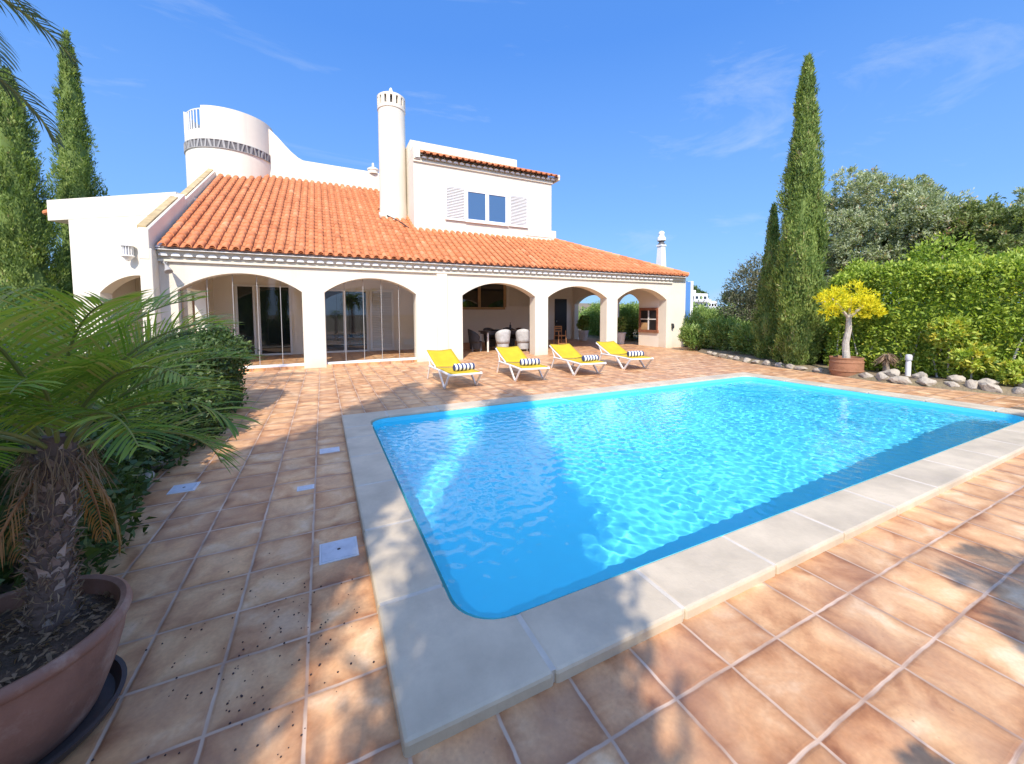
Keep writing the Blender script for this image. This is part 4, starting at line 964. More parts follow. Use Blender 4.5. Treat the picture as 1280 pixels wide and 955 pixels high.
def broad_tree(name, label, cat, x, y, blobs, mat, per, seed, barkmat='bark', z0=0.0, group=None, sub=0, **kw):
    t = thing(name, label, cat, (x, y, z0), 0, group); q = random.Random(seed)
    zc = min(b_[2] - .5 * b_[3] for b_ in blobs); top = (x + q.uniform(-.1, .1), y + q.uniform(-.1, .1), max(zc * .75, .25))
    r0 = .06 + .05 * max(b_[3] for b_ in blobs)
    trunk(t, [(x, y, z0 - .1), (x + .04, y, top[2] * .5), top], [r0 * 1.3, r0, r0 * .85], M[barkmat])
    for b_ in blobs:
        mid = [(top[i] + b_[i]) / 2 + q.uniform(-.12, .12) for i in range(3)]
        trunk(t, [top, mid, (b_[0], b_[1], b_[2] + b_[3] * .3)], [r0 * .7, r0 * .45, r0 * .15], M[barkmat], 7, 'limb')
    blobs_foliage('crown', clumps(blobs, sub, seed) if sub else blobs, mat, t, per, seed, **kw)
    return t
def hedge(name, label, poly_fn, n, mat, seed, lsize, parent_loc, lw=.5, vmean=.5, cat='hedge', wave=.1):
    """poly_fn(q, n) -> surface points and outward normals of the clipped mass"""
    t = thing(name, label, cat, parent_loc); q = np.random.default_rng(seed); P, Nn = poly_fn(q, n)
    P = P + Nn * (0.26 * lump(P, 1.7, seed) + 0.14 * lump(P, 3.3, seed + 1) + .08 * lump(P, 7.3, seed + 2))[:, None]
    P[:, 2] += np.where(P[:, 2] > .6, (P[:, 2] - .6) * wave * lump(P * np.array([1, 1, 0]), 1.45, seed + 3), 0)
    nc = len(P) // 9; ci = q.integers(0, len(P), nc); idx = np.repeat(ci, 9); m = len(idx)
    P2 = P[idx] + q.normal(size=(m, 3)) * .055 - Nn[idx] * q.uniform(0, .16, (m, 1)); D = Nn[idx] * .7 + np.array([0, 0, .35]) + q.normal(size=(m, 3)) * .75
    V = (q.normal(vmean, .17, nc) + .12 * lump(P[ci], 1.9, seed + 5)).repeat(9) + q.normal(0, .13, m); L = q.uniform(lsize[0], lsize[1], m)
    leaves('foliage', P2, D, q.normal(size=(m, 3)), L, L * lw, mat, t, V, .15)
    return t
def box_surface(x0, x1, y0, y1, z0, htop, rnd=.25):
    def fn(q, n):
        A = [('t', (x1 - x0) * (y1 - y0)), ('l', (y1 - y0) * htop), ('r', (y1 - y0) * htop), ('f', (x1 - x0) * htop), ('b', (x1 - x0) * htop)]
        tot = sum(a for _, a in A); PP, NN = [], []
        for s, a in A:
            k = int(n * a / tot); u, v = q.random(k), q.random(k)
            if s == 't': P = np.stack([x0 + u * (x1 - x0), y0 + v * (y1 - y0), np.full(k, z0 + htop)], 1); Nn = (0, 0, 1)
            if s == 'l': P = np.stack([np.full(k, x0), y0 + u * (y1 - y0), z0 + v * htop], 1); Nn = (-1, 0, 0)
            if s == 'r': P = np.stack([np.full(k, x1), y0 + u * (y1 - y0), z0 + v * htop], 1); Nn = (1, 0, 0)
            if s == 'f': P = np.stack([x0 + u * (x1 - x0), np.full(k, y0), z0 + v * htop], 1); Nn = (0, -1, 0)
            if s == 'b': P = np.stack([x0 + u * (x1 - x0), np.full(k, y1), z0 + v * htop], 1); Nn = (0, 1, 0)
            # round the edges: pull points near two faces inward
            c = np.array([(x0 + x1) / 2, (y0 + y1) / 2, z0 + htop - rnd]); hs_ = np.array([(x1 - x0) / 2, (y1 - y0) / 2, rnd])
            d = (P - c); e = np.maximum(np.abs(d) - (hs_ - rnd), 0); e[:, 2] = np.maximum(d[:, 2], 0); ln = np.linalg.norm(e, axis=1); kx = np.where(ln > rnd, rnd / np.maximum(ln, 1e-6), 1)
            corr = np.sign(d) * e * (1 - kx)[:, None]; corr[:, 2] = e[:, 2] * (1 - kx); P = P - corr
            PP.append(P); NN.append(np.broadcast_to(Nn, P.shape))
        return np.concatenate(PP), np.concatenate(NN).astype(float)
    return fn
def frond(base, az, el, L, droop, lf, name, mat, parent, nl=34, lw=.016, seed=0, plane=.35, stalk=.13, sag=.45, wid=.010, side=0.0, var=None):
    """feather leaf: arching stalk with two rows of drooping leaflets"""
    q = random.Random(seed); ns = 14; pts = []; p = np.array(base, float); e = el; a = az
    for i in range(ns + 1):
        pts.append(p.copy()); e -= droop / ns * (0.5 + 1.0 * i / ns); a += side / ns
        p = p + np.array((math.cos(e) * math.cos(a), math.cos(e) * math.sin(a), math.sin(e))) * L / ns
    pts = np.array(pts); b = MB()
    for k in range(nl):
        u = stalk + (1 - stalk) * (k + .5) / nl; f = u * ns; i = min(int(f), ns - 1); w = f - i; P = pts[i] * (1 - w) + pts[i + 1] * w
        T = pts[i + 1] - pts[i]; T /= np.linalg.norm(T); S = np.cross(T, (0, 0, 1)); S /= np.linalg.norm(S) + 1e-6; U = np.cross(S, T)
        ll = lf * (0.42 + .58 * math.sin(math.pi * min(1, (u - stalk) / (1 - stalk) * .8 + .22)) ** .8) * q.uniform(.88, 1.1)
        if u > .9: ll *= 1 - (u - .9) * 4
        for s in (-1, 1):
            fw = .45 + .75 * u + q.uniform(-.1, .1); d0 = S * s + T * fw + U * (plane + q.uniform(-.12, .12)); d0 /= np.linalg.norm(d0)
            d1 = d0 + np.array((0, 0, -1)) * sag * q.uniform(.6, 1.3); d1 /= np.linalg.norm(d1); d2 = d1 + np.array((0, 0, -1)) * sag * q.uniform(.3, 1.2); d2 /= np.linalg.norm(d2)
            A = P; B = A + d0 * ll * .38; C = B + d1 * ll * .34; E = C + d2 * ll * .28; wv = np.cross(d0, U); wv /= np.linalg.norm(wv) + 1e-6
            wv = wv * .8 + U * q.uniform(-.5, .5)
            b.add([A - wv * lw * .3, A + wv * lw * .3, B + wv * lw * .5, B - wv * lw * .5, C + wv * lw * .42, C - wv * lw * .42, E],
                  [(0, 1, 2, 3), (3, 2, 4, 5), (5, 4, 6)], min(max((var if var is not None else .5) + q.gauss(0, .17), 0), 1))
    o = b.build(name, mat, parent, smooth=False)
    r_ = MB(); r_.tube(pts, [wid * (1 - .75 * i / ns) for i in range(ns + 1)], 6); r_.build('stalk', M['rachis'] if mat is not M['dryleaf'] else M['wood'], o, smooth=True)
    return o
def scaly_trunk(parent, pts, rads, rows, per, mat, size):
    trunk(parent, pts, rads, mat, 14)
    b = MB(); pts = np.array(pts, float); m = len(pts) - 1
    for i in range(rows):
        u = (i + .5) / rows * m; j = min(int(u), m - 1); w = u - j; P = pts[j] * (1 - w) + pts[j + 1] * w; r_ = rads[j] * (1 - w) + rads[j + 1] * w
        for k in range(per):
            a = 2 * math.pi * (k + .5 * (i % 2)) / per + random.uniform(-.4, .4); o_ = np.array((math.cos(a), math.sin(a), 0)); s_ = np.array((-math.sin(a), math.cos(a), 0))
            h = size * random.uniform(.35, 1.9); wd_ = 2.2 * r_ / per * random.uniform(.9, 1.3); c = P + o_ * r_ * .92
            tip = c + o_ * h * .75 + np.array((0, 0, h)) + s_ * random.uniform(-.2, .2) * h
            b.add([c - s_ * wd_ - np.array((0, 0, h * .4)), c + s_ * wd_ - np.array((0, 0, h * .4)), c + s_ * wd_ * .8 + o_ * h * .3 + np.array((0, 0, h * .3)), tip, c - s_ * wd_ * .8 + o_ * h * .3 + np.array((0, 0, h * .3)), c + np.array((0, 0, h * .2))],
                  [(0, 1, 2, 4), (4, 2, 3), (2, 1, 5), (0, 4, 5), (4, 3, 5), (3, 2, 5)])
    return b.build('leaf_bases', mat, parent)

# potted palm, near left
PC = np.array((-1.29, 0.68))
t = thing('palm_pot', 'large weathered terracotta pot holding the feathery palm, near left', 'plant pot', (PC[0], PC[1], 0.03))
b = MB(); b.lathe([(0, .035), (.235, .035), (.25, .06), (.295, .18), (.325, .29), (.335, .36), (.345, .365), (.352, .385), (.347, .405), (.335, .412), (.317, .405), (.31, .34)], (PC[0], PC[1], 0), 64); b.build('pot_body', M['pot'], t, smooth=True, angle=50)
b = MB(); nz_ = 26; vv = [(PC[0], PC[1], .376)]; fs = []
for j in range(1, 9):
    for i in range(nz_):
        r_ = .318 * j / 8; a = 2 * math.pi * i / nz_; vv.append((PC[0] + r_ * math.cos(a), PC[1] + r_ * math.sin(a), .345 + .03 * (1 - (j / 8) ** 2) + random.uniform(-.012, .012)))
fs += [(0, 1 + i, 1 + (i + 1) % nz_) for i in range(nz_)]
fs += [(1 + (j - 1) * nz_ + i, 1 + j * nz_ + i, 1 + j * nz_ + (i + 1) % nz_, 1 + (j - 1) * nz_ + (i + 1) % nz_) for j in range(1, 8) for i in range(nz_)]
b.add(vv, fs); b.build('soil', M['soil'], t, smooth=True)
q = np.random.default_rng(5); k = 900; a = q.uniform(0, 6.28, k); r_ = .305 * np.sqrt(q.random(k)); P = np.stack([PC[0] + r_ * np.cos(a), PC[1] + r_ * np.sin(a), .374 - .03 * (r_ / .32) ** 2 + q.uniform(0, .015, k)], 1); D = q.normal(size=(k, 3)) * np.array([1, 1, .3])
mu = leaves('mulch', P, D, q.normal(size=(k, 3)), q.uniform(.012, .045, k), q.uniform(.006, .016, k), M['fibre'], t, q.random(k) * .7, .2); mu['kind'] = 'stuff'
s_ = thing('pot_saucer', 'dark round saucer under the terracotta palm pot', 'saucer', (PC[0], PC[1], 0))
b = MB(); b.lathe([(0, .002), (.27, .002), (.305, .035), (.318, .062), (.308, .064), (.285, .03), (0, .03)], (PC[0], PC[1], 0), 48); b.build('dish', M['saucer'], s_, smooth=True, angle=50)
b = MB(); b.lathe([(.306, .060), (.320, .062), (.322, .068), (.306, .069)], (PC[0], PC[1], 0), 48); b.build('rim', M['saucer'], s_, smooth=True)
tp = thing('potted_palm', 'feathery green palm growing in the terracotta pot, fronds arching over the tiles', 'palm', (PC[0] + .10, PC[1] + .10, .36))
tx0, ty0 = PC[0] + .10, PC[1] + .10
scaly_trunk(tp, [(tx0, ty0, .34), (tx0 + .005, ty0 + .01, .6), (tx0 + .02, ty0 + .03, .84), (tx0 + .03, ty0 + .05, 1.08)], [.066, .056, .058, .056], 25, 9, M['palmbark'], .028)
CR = np.array((tx0 + .03, ty0 + .05, 1.12))
rq = random.Random(11)
cam_az = math.atan2(CAM[1] - CR[1], CAM[0] - CR[0])
for i in range(28):
    g_ = i * 2.39996 + .5; lvl = i / 27; da = abs((g_ - cam_az + math.pi) % (2 * math.pi) - math.pi); near = max(0, 1 - da / 1.1)
    el = R(86 - 62 * lvl + rq.uniform(-6, 6)) + near * .30 * lvl; L = (.70 + .34 * math.sin(math.pi * min(1, .25 + lvl * .7))) * rq.uniform(.80, .96) * (1 - .22 * near) * (1 - .16 * max(0, math.cos(g_ - .35)))
    frond(CR + np.array((.05 * math.cos(g_), .05 * math.sin(g_), -.10 * lvl)), g_, el, L, R(70 + 26 * lvl + rq.uniform(-12, 12)), .27, 'frond', M['palm'], tp, 36, .0105, i, .40, .16, .20, .0085, rq.uniform(-.3, .3), var=.74 - .22 * lvl + rq.uniform(-.14, .2))
for i in range(4):
    g_ = (-2.3, .35, 1.3, 2.6)[i]; frond(CR + np.array((.05 * math.cos(g_), .05 * math.sin(g_), -.16)), g_, R(-50 + rq.uniform(-15, 10)), .42, R(30), .13, 'dead_frond', M['dryleaf'], tp, 20, .007, 100 + i, .05, .2, 1.2, .007)
q = np.random.default_rng(8); k = 320; a = q.uniform(0, 6.28, k); P = np.stack([CR[0] + .085 * np.cos(a), CR[1] + .085 * np.sin(a), CR[2] - .05 - .12 * q.random(k)], 1); D = np.stack([np.cos(a) * .25, np.sin(a) * .25, -np.ones(k)], 1) + q.normal(size=(k, 3)) * .22
leaves('fibre', P, D, q.normal(size=(k, 3)), q.uniform(.06, .22, k), q.uniform(.002, .005, k), M['fibre'], tp, q.random(k), .1)

k = 900; a = q.uniform(0, 6.28, k); zz = q.uniform(.38, 1.02, k); P = np.stack([tx0 + .02 * (zz - .37) + .058 * np.cos(a), ty0 + .04 * (zz - .37) + .058 * np.sin(a), zz], 1); D = np.stack([np.cos(a) * .5, np.sin(a) * .5, q.uniform(-1, 1, k)], 1) + q.normal(size=(k, 3)) * .4
leaves('trunk_fibre', P, D, q.normal(size=(k, 3)), q.uniform(.02, .06, k), q.uniform(.002, .008, k), M['fibre'], tp, q.random(k), .2)
def garden_palm(x, y, zc, L, nf, label, mat, seed, tr_=.13, lf=.42, lw=.022, droop=75, nl=44, el0=82, el1=-35, group=None, sag=.35):
    t = thing('palm_tree', label, 'palm', (x, y, 0), 0, group); rq = random.Random(seed)
    scaly_trunk(t, [(x, y, -.05), (x + .03, y, zc * .5), (x, y + .02, zc)], [tr_ * 1.15, tr_, tr_ * 1.1], max(10, int(zc / .11)), 11, M['palmbark'], .06 + tr_ * .2)
    for i in range(nf):
        g_ = i * 2.39996 + seed; lvl = (i + .5) / nf; el = R(el0 + (el1 - el0) * lvl + rq.uniform(-7, 7))
        frond((x + tr_ * .6 * math.cos(g_), y + tr_ * .6 * math.sin(g_), zc - .15 * lvl), g_, el, L * rq.uniform(.85, 1.08), R(droop + rq.uniform(-12, 16)), lf, 'frond', mat, t, nl, lw, seed * 50 + i, .3, .14, sag, .018 * L / 1.2, rq.uniform(-.25, .25))
    return t
garden_palm(-4.85, 4.75, 4.85, 2.35, 28, 'tall grey green palm whose leaf tips hang into the upper left corner', M['palm_blue'], 4, .22, .50, .024, 85, 44, 75, -35, None, .5)
garden_palm(2.12, -4.18, 2.75, 1.0, 52, 'palm behind the viewpoint that throws a feathered shadow on the near right tiles', M['palm'], 6, .12, .34, .026, 70, 34, 70, -20)
garden_palm(0.74, -3.0, 1.6, .52, 34, 'low palm behind the viewpoint shading the bottom edge tiles', M['palm'], 7, .08, .20, .022, 65, 26, 70, -10)
garden_palm(8.1, -3.2, 2.75, 1.05, 26, 'palm beyond the pool end wall side, shading the far end of the near coping', M['palm'], 9, .12, .34, .026, 70, 30, 70, -20)

# cypresses
cypress(12.05, 5.12, 8.6, .47, 60000, 'tall dense green cypress standing right of the pool', seed=2, tipw=.74, flat=1.5, size=.72)
cypress(12.65, 6.25, 4.95, .36, 20000, 'short slim cypress just left of the tall green one', seed=3, tipw=.8, flat=1.2, size=.65)
cypress(-9.75, 22.7, 13.7, .80, 34000, 'tall pointed cypress with a thin brownish tip behind the left wing', seed=4, size=1.0, tipw=.72, vmean=.42)
cypress(-10.25, 19.8, 10.4, 1.0, 40000, 'broad cypress at the left edge, lower than its pointed neighbour', seed=5, size=1.0, tipw=.66, vmean=.42)
for i, (x, h, r_) in enumerate(((-3.93, 12.2, .60), (-3.10, 11.7, .46), (-1.48, 10.3, .52), (-5.25, 8.0, .68), (-6.5, 7.6, .75), (-4.62, 8.4, .55))):
    cypress(x, -4.0 + .05 * i, h, r_, 13000, ['tallest cypress of the row behind the viewpoint', 'second tallest cypress of the row behind the viewpoint', 'separate cypress nearest the pool, behind the viewpoint', 'medium cypress of the row behind the viewpoint', 'lowest end cypress of the row behind the viewpoint', 'slim cypress between the medium and the tallest one behind the viewpoint'][i], seed=20 + i, size=1.2, tipw=.45, flat=1.5, ck=1.0, group='cypress row behind the viewpoint')

# right bed
b = MB(); yy_ = [-9, -6, -2, .9, 1.8, 2.8, 3.8, 4.7, 6.1, 7.0, 7.9, 8.7, 9.5, 10.6, 13, 20, 34]
for a, c in zip(yy_, yy_[1:]):
    xa, xc = (edge_x(min(max(v_, -6), 20)) for v_ in (a, c))
    b.add([(xa + .02, a, -.02), (xa + .22, a, .10), (60, a, .10), (60, c, .10), (xc + .22, c, .10), (xc + .02, c, -.02)], [(0, 1, 4, 5), (1, 2, 3, 4)], .5)
tag(b.build('garden_soil', M['earth']), kind='structure')
def rock(x, y, z, sx_, sy_, sz_, label, seed, group=None):
    bm = bmesh.new(); bmesh.ops.create_icosphere(bm, subdivisions=3, radius=1.0); q = random.Random(seed); pl = [Vector((q.gauss(0, 1), q.gauss(0, 1), q.gauss(0, 1))).normalized() for _ in range(9)]
    for v in bm.verts:
        c = v.co.copy()
        for p_ in pl:
            d = c.dot(p_) - .62
            if d > 0: c -= p_ * d * .9
        c *= 1 + .07 * math.sin(6 * c.x + seed) * math.cos(5 * c.y - seed) + .04 * math.sin(13 * c.z + 9 * c.x); v.co = Vector((c.x * sx_, c.y * sy_, c.z * sz_))
    bmesh.ops.rotate(bm, verts=bm.verts, matrix=Matrix.Rotation(q.uniform(-.5, .5) + 1.4, 3, 'Z'))
    me = bpy.data.meshes.new('rock'); bm.to_mesh(me); bm.free(); o = link('border_rock', me, M['rock'], smooth=True, angle=28); o.location = (x, y, z); return tag(o, label, 'rock', group)
ordn = 'first second third fourth fifth sixth seventh eighth ninth tenth eleventh twelfth thirteenth fourteenth'.split()
yy0 = 3.18; G1 = 'front row of pale rocks edging the right bed'
for i in range(12):
    sz = rq.uniform(.13, .23); rock(edge_x(yy0) + .19, yy0, .07, sz, sz * .75, .125 * rq.uniform(.85, 1.2), f'pale rock in the front edging row, {ordn[i]} to the right of the barrel pot', 40 + i, G1); yy0 -= sz * 1.75
yy0 = 2.85
for i in range(8):
    sz = rq.uniform(.12, .2); rock(edge_x(yy0) + .52 + rq.uniform(-.05, .08), yy0, .16, sz, sz * .8, .10 * rq.uniform(.8, 1.3), f'pale rock in the back edging row under the hedge, {ordn[i]} right of the barrel pot', 60 + i, 'back row of pale rocks under the bright hedge'); yy0 -= rq.uniform(.36, .5)
yy0 = 4.25
for i in range(12):
    sz = rq.uniform(.10, .19); rock(edge_x(yy0) + .12, yy0, .05, sz, sz * .8, .085 * rq.uniform(.7, 1.4), f'small rock edging the bed, {ordn[i]} to the left of the barrel pot', 80 + i, 'small rocks edging the bed beneath the cypresses'); yy0 += rq.uniform(.3, .48)
for i, (x, y, s) in enumerate(((-1.84, 2.75, .12), (-1.85, 3.08, .15), (-1.82, 3.42, .13), (-1.78, 3.80, .11))):
    rock(x, y, .03, s * 1.2, s, .07, f'pale flat rock at the foot of the left hedge, {ordn[i]} from the palm pot', 110 + i, 'pale rocks at the foot of the left hedge')
# yellow tree in its barrel pot
yx, yy1 = 11.42, 3.66
t = thing('barrel_pot', 'rusty brown barrel shaped pot under the yellow tree', 'plant pot', (yx, yy1, .04))
b = MB(); b.lathe([(0, .0), (.29, .0), (.33, .14), (.335, .26), (.32, .42), (.335, .43), (.335, .46), (.305, .46), (.295, .40)], (yx, yy1, 0), 28); b.build('pot_body', M['barrel'], t, smooth=True, angle=35)
b = MB(); b.lathe([(.298, .40), (0, .41)], (yx, yy1, 0), 20); b.build('soil', M['soil'], t)
b = MB()
for z in (.12, .33): b.lathe([(.332, z), (.341, z + .005), (.341, z + .035), (.332, z + .04)], (yx, yy1, 0), 28)
b.build('hoop', M['barrel'], t, smooth=True)
t = thing('yellow_tree', 'small round tree with bright yellow foliage growing from the barrel pot', 'tree', (yx, yy1, .41))
trunk(t, [(yx, yy1, .38), (yx - .03, yy1 + .02, .8), (yx + .04, yy1, 1.15), (yx + .02, yy1, 1.5)], [.085, .07, .065, .05], M['palebark'])
yb_ = [(yx - .28, yy1 + .15, 1.85, .31), (yx + .10, yy1, 1.97, .34), (yx + .40, yy1 - .15, 1.80, .33), (yx + .1, yy1 - .25, 1.72, .31), (yx - .1, yy1 + .32, 1.92, .30), (yx + .50, yy1 - .28, 1.55, .2), (yx - .45, yy1 + .15, 1.62, .2)]
for b_ in yb_[:5]: trunk(t, [(yx + .02, yy1, 1.42), tuple(b_[:3])], [.035, .012], M['palebark'], 6, 'limb')
blobs_foliage('crown', yb_, M['yellow'], t, 430, 31, (.05, .10), .3, .09, .5, .62, 16, .2)
# bright clipped hedge on the right and what grows in front of it
hedge('garden_hedge', 'bright yellow green hedge on the right behind the row of rocks', box_surface(12.15, 13.9, -.9, 4.55, .1, 2.32, .4), 62000, M['hedge'], 51, (.055, .125), (13, 1.8, .1), .46, wave=.24)
hr = [o for o in COL.objects if o.get('category') == 'hedge'][-1]
b = MB(); b.box(12.45, 13.6, -.6, 4.2, .05, 1.75, .35); b.build('inner_foliage', M['hedge'], hr, bevel=.2)
b = MB()
for i in range(14):
    y_ = -.6 + .36 * i; x_ = 12.2 + rq.uniform(-.05, .12); b.tube([(x_, y_, .08), (x_ + rq.uniform(-.05, .1), y_ + rq.uniform(-.2, .2), .5), (x_ + .15, y_ + rq.uniform(-.3, .3), 1.1)], [.025, .02, .012], 6)
b.build('stem', M['palebark'], hr)
for i, (x, y, z, r_, s) in enumerate(((12.05, 1.75, .62, .30, 1), (11.95, 1.15, .35, .25, 2), (12.08, 2.1, 1.1, .34, 3))):
    t = thing('yellowing_shrub', ['yellow green shrub leaning out of the hedge foot at mid height', 'lowest yellowish shrub spilling over the border rocks', 'upper yellow tinged shrub growing out of the hedge face'][i], 'shrub', (x, y, .1))
    trunk(t, [(x, y, .05), (x, y, z)], [.02, .01], M['palebark'], 6, 'stem'); blobs_foliage('foliage', [(x, y, z, r_)], M['hedge'], t, 900, 300 + s, (.06, .12), .45, .08, .4, .78)
t = thing('dried_stump', 'withered grey brown yucca stump with drooping dead leaves in front of the dark hedge', 'stump', (11.85, 3.05, .1))
trunk(t, [(11.85, 3.05, .05), (11.86, 3.06, .35), (11.84, 3.05, .55)], [.075, .06, .07], M['bark'])
q = np.random.default_rng(9); k = 160; a = q.uniform(0, 6.28, k); P = np.stack([11.84 + .04 * np.cos(a), 3.05 + .04 * np.sin(a), q.uniform(.45, .62, k)], 1); D = np.stack([np.cos(a) * .55, np.sin(a) * .55, -q.uniform(.3, 1.1, k)], 1)
leaves('dead_leaves', P, D, q.normal(size=(k, 3)), q.uniform(.18, .36, k), q.uniform(.012, .03, k), M['fibre'], t, q.random(k), .12)
t = thing('garden_light', 'short pale bollard light standing among the border rocks', 'garden light', (11.82, 2.66, .1))
b = MB(); b.lathe([(.05, .08), (.05, .42), (0, .42)], (11.82, 2.66, 0), 14); b.build('post', M['plastic'], t, smooth=True, angle=40); b = MB(); b.lathe([(.056, .46), (.062, .47), (.062, .56), (.05, .59), (0, .6)], (11.82, 2.66, 0), 14); b.build('cap', M['pale_pot'], t, smooth=True, angle=40); b = MB(); b.lathe([(.045, .42), (.045, .46)], (11.82, 2.66, 0), 12); b.build('lens', M['pale_pot'], t)
# trees beyond the hedge
broad_tree('olive_tree', 'large silvery olive tree right of the tall cypress', 'tree', 17.2, 6.2, [(17.2, 6.9, 5.25, 1.2), (17.0, 6.0, 5.55, 1.15), (17.6, 6.5, 4.2, 1.5), (16.9, 7.2, 4.0, 1.1), (16.6, 5.6, 4.1, 1.2), (17.2, 6.2, 2.6, 1.5)], M['olive'], 170, 61, lsize=(.07, .14), lw=.32, sigma=.10, sub=13, k=22)
broad_tree('olive_tree', 'second silvery olive tree, its rounded top lower than the first', 'tree', 17.0, 4.5, [(17.0, 4.75, 4.95, .9), (16.9, 4.25, 4.5, .9), (16.6, 4.8, 3.9, 1.0), (17.1, 4.4, 2.8, 1.3)], M['olive'], 170, 62, lsize=(.07, .14), lw=.32, sigma=.10, sub=13, k=22)
broad_tree('shrub_tree', 'reddish green bushy tree between the olive and the frame edge', 'tree', 17.2, 3.1, [(17.2, 3.2, 4.1, .75), (16.9, 2.85, 3.6, .8), (17.4, 3.45, 3.3, .9), (17.0, 2.5, 3.2, .8), (17, 3, 2.4, 1.0)], M['mixed'], 180, 63, lsize=(.07, .13), lw=.42, sigma=.10, sub=11, k=22)
broad_tree('shrub_tree', 'grey green bushy tree at the right edge above the hedge', 'tree', 17.6, 1.9, [(17.6, 2.2, 4.15, .75), (17.4, 1.7, 3.6, .9), (17.2, 2.1, 2.9, .9), (17.4, 1.2, 3.4, .8)], M['olive'], 170, 64, lsize=(.07, .13), lw=.36, sigma=.10, vmean=.3, sub=11, k=22)
broad_tree('dark_shrub', 'dark green shrub filling the gap behind the two olives', 'shrub', 18.6, 4.0, [(18.6, 3.6, 4.0, .9), (18.4, 4.3, 3.8, .9), (18.4, 5.2, 3.4, 1.1), (18.2, 3.0, 3.0, 1.1)], M['mixed'], 170, 65, lsize=(.08, .14), lw=.45, sigma=.12, vmean=.35, sub=9, k=22)
broad_tree('green_bush', 'fresh bright green bush rising above the hedge in front of the olives', 'bush', 15.0, 3.1, [(15.0, 3.15, 2.95, .65), (15.1, 3.6, 2.6, .6), (14.9, 2.75, 2.5, .55), (15.0, 3.1, 1.8, .9)], M['hedge'], 260, 66, lsize=(.07, .13), lw=.45, sigma=.13, vmean=.42)
broad_tree('purple_shrub', 'dark purplish shrub left of the short cypress', 'shrub', 16.0, 8.9, [(16.0, 8.6, 3.2, .75), (16.1, 9.1, 2.6, .85), (15.7, 8.2, 2.4, .8), (16.0, 9.5, 1.9, .8), (15.7, 8.6, 1.4, .9)], M['purple'], 190, 67, lsize=(.07, .13), lw=.42, sigma=.15)
SH = [(13.5, 7.25, .62, 'low leafy oleander between the dark shrub and the paved edge'), (14.3, 8.7, .75, 'rounded oleander bush in the middle of the group right of the villa'), (13.9, 9.9, .55, 'smallest oleander bush close to the villa corner bend'),
      (15.6, 10.6, .9, 'tall oleander behind the bend of the terrace'), (17.2, 12.2, 1.0, 'oleander seen past the blue wall of the villa'), (12.95, 6.0, .55, 'low oleander at the foot of the short cypress'), (13.2, 5.0, .6, 'dark leafy bush behind the tall cypress base')]
for i, (x, y, r_, lab) in enumerate(SH):
    broad_tree('oleander_bush', lab, 'bush', x, y, [(x, y, r_ * .9, r_), (x + .4 * r_, y - .5 * r_, r_ * .75, r_ * .75), (x - .5 * r_, y + .3 * r_, r_ * 1.1, r_ * .7)], M['oleander'], 360, 70 + i, group='oleander bushes along the right bed', lsize=(.09, .17), lw=.26, sigma=.12, up=.7)
SG = [(16.4, 14.4, .95, 'green shrub outside the nearer end arch'), (16.0, 16.0, 1.05, 'green shrub outside between the two end arches'), (16.2, 17.6, 1.0, 'green shrub seen through the far end arch'), (16.4, 19.4, 1.1, 'green shrub behind the far end arch corner'), (15.3, 13.2, .7, 'low green shrub just outside the nearer end arch')]
for i, (x, y, r_, lab) in enumerate(SG):
    broad_tree('garden_shrub', lab, 'shrub', x, y, [(x, y, r_ * .95, r_), (x + .3, y + .4, r_ * 1.35, r_ * .75), (x - .2, y - .5, r_ * 1.3, r_ * .7)], M['oleander'], 260, 90 + i, group='shrubs beyond the terrace end arches', lsize=(.09, .17), lw=.34, sigma=.13, up=.5)
for i, (x, y, zz, r_) in enumerate(((13.30, 17.0, .9, .32), (13.36, 14.0, .88, .26))):
    t = thing('planter_shrub', ['leafy shrub growing in the pale planter by the far terrace arch', 'leafy shrub growing in the pale planter inside the rightmost front arch'][i], 'plant', (x, y, .56))
    trunk(t, [(x, y, .55), (x, y, .95)], [.03, .015], M['bark'], 6, 'stem'); blobs_foliage('foliage', [(x, y, zz, r_), (x + .1, y, zz + .3, r_ * .8)], M['oleander'], t, 900, 120 + i, (.07, .13), .4, .07)
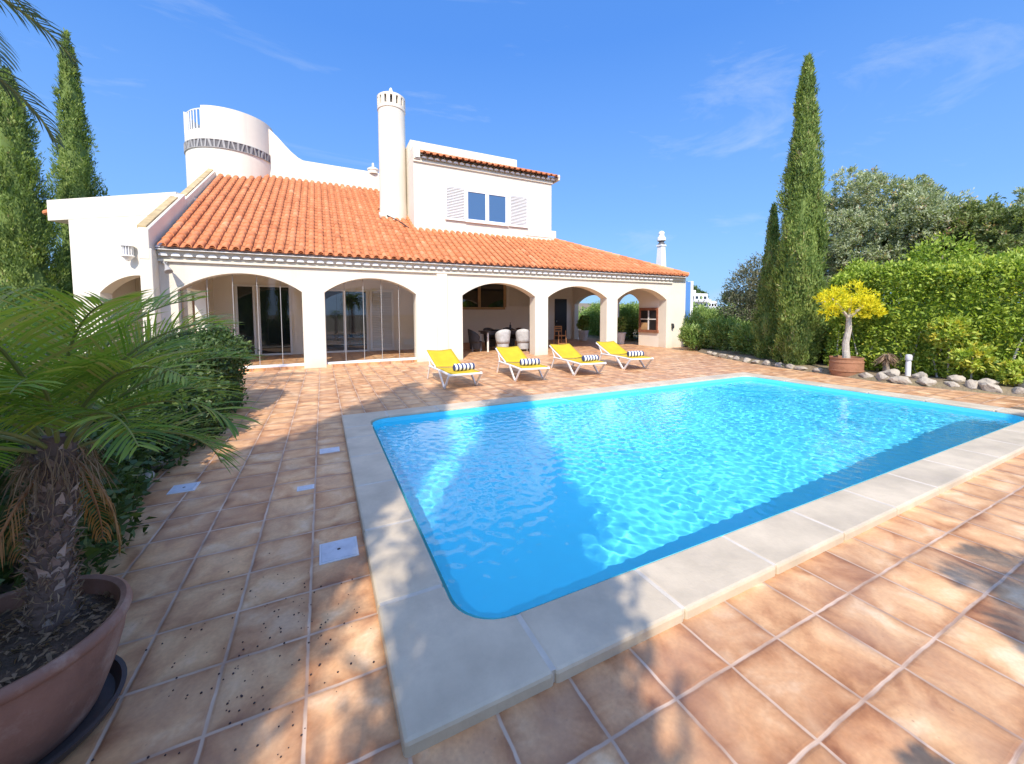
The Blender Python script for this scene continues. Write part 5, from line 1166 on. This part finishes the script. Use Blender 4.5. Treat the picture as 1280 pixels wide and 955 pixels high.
# far green belt
q = np.random.default_rng(77); bl = []
for i in range(60):
    d = q.uniform(24, 48); a = R(q.uniform(18, 62)); bl.append((-.2 + d * math.cos(a), -1.3 + d * math.sin(a), .5, q.uniform(.9, 1.35)))
bl = [b_ for b_ in bl if b_[0] > 17 and not (b_[1] > 60)]
for i in range(46):
    d = q.uniform(17, 40); a = R(q.uniform(112, 172)); bl.append((-.2 + d * math.cos(a), -1.3 + d * math.sin(a), .6, q.uniform(1.0, 1.6)))
bl = [b_ for b_ in bl if b_[0] > 17 or b_[0] < -12]
fb = blobs_foliage('far_shrubbery', bl, M['oleander'], None, 90, 78, (.16, .32), .5, .3, .5, .5, 14); tag(fb, kind='stuff')
for i, (x, y, h) in enumerate(((121, 100, 12), (140, 96, 9.2), (146, 92, 9.5), (150, 84, 8.5), (131, 104, 10.5))):
    t = thing('distant_tree', ['small dark round tree behind the roof of the far apartment block', 'dark tree on the far rise right of the houses', 'second dark tree on the far rise', 'low dark tree at the end of the far rise', 'dark tree standing behind the lower far house'][i], 'tree', (x, y, 0))
    trunk(t, [(x, y, -1), (x, y, h - 2)], [.4, .2], M['bark'], 6); blobs_foliage('crown', [(x, y, h - 1.8, 2.0), (x + 1.8, y - 1, h - 2.4, 1.6)], M['hedge_dark'], t, 60, 130 + i, (.4, .8), .6, .5, .4, .5, 8)
# left hedges
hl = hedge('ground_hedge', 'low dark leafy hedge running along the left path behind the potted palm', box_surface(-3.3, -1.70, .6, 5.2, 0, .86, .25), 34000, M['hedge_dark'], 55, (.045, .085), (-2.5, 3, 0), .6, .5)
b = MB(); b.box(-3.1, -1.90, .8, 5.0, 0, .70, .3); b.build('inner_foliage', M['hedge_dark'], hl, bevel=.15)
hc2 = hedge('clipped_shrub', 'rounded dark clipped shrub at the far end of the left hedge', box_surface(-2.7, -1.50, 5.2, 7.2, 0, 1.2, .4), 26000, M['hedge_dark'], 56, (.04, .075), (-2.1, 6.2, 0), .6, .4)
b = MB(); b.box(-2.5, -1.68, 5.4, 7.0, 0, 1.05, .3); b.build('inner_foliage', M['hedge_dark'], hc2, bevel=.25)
# dark seeds scattered on the tiles beside the pot
b = MB(); q = np.random.default_rng(12)
for i in range(170):
    x, y = q.normal(-.52, .26), q.normal(.72, .33)
    if x > -.03 or (x - PC[0]) ** 2 + (y - PC[1]) ** 2 < .11: continue
    s = q.uniform(.002, .0048); b.lathe([(0, .0005), (s, .001), (s * .9, s * .9), (0, s)], (x, y, 0), 6)
tag(b.build('fallen_seeds', M['debris']), kind='stuff')
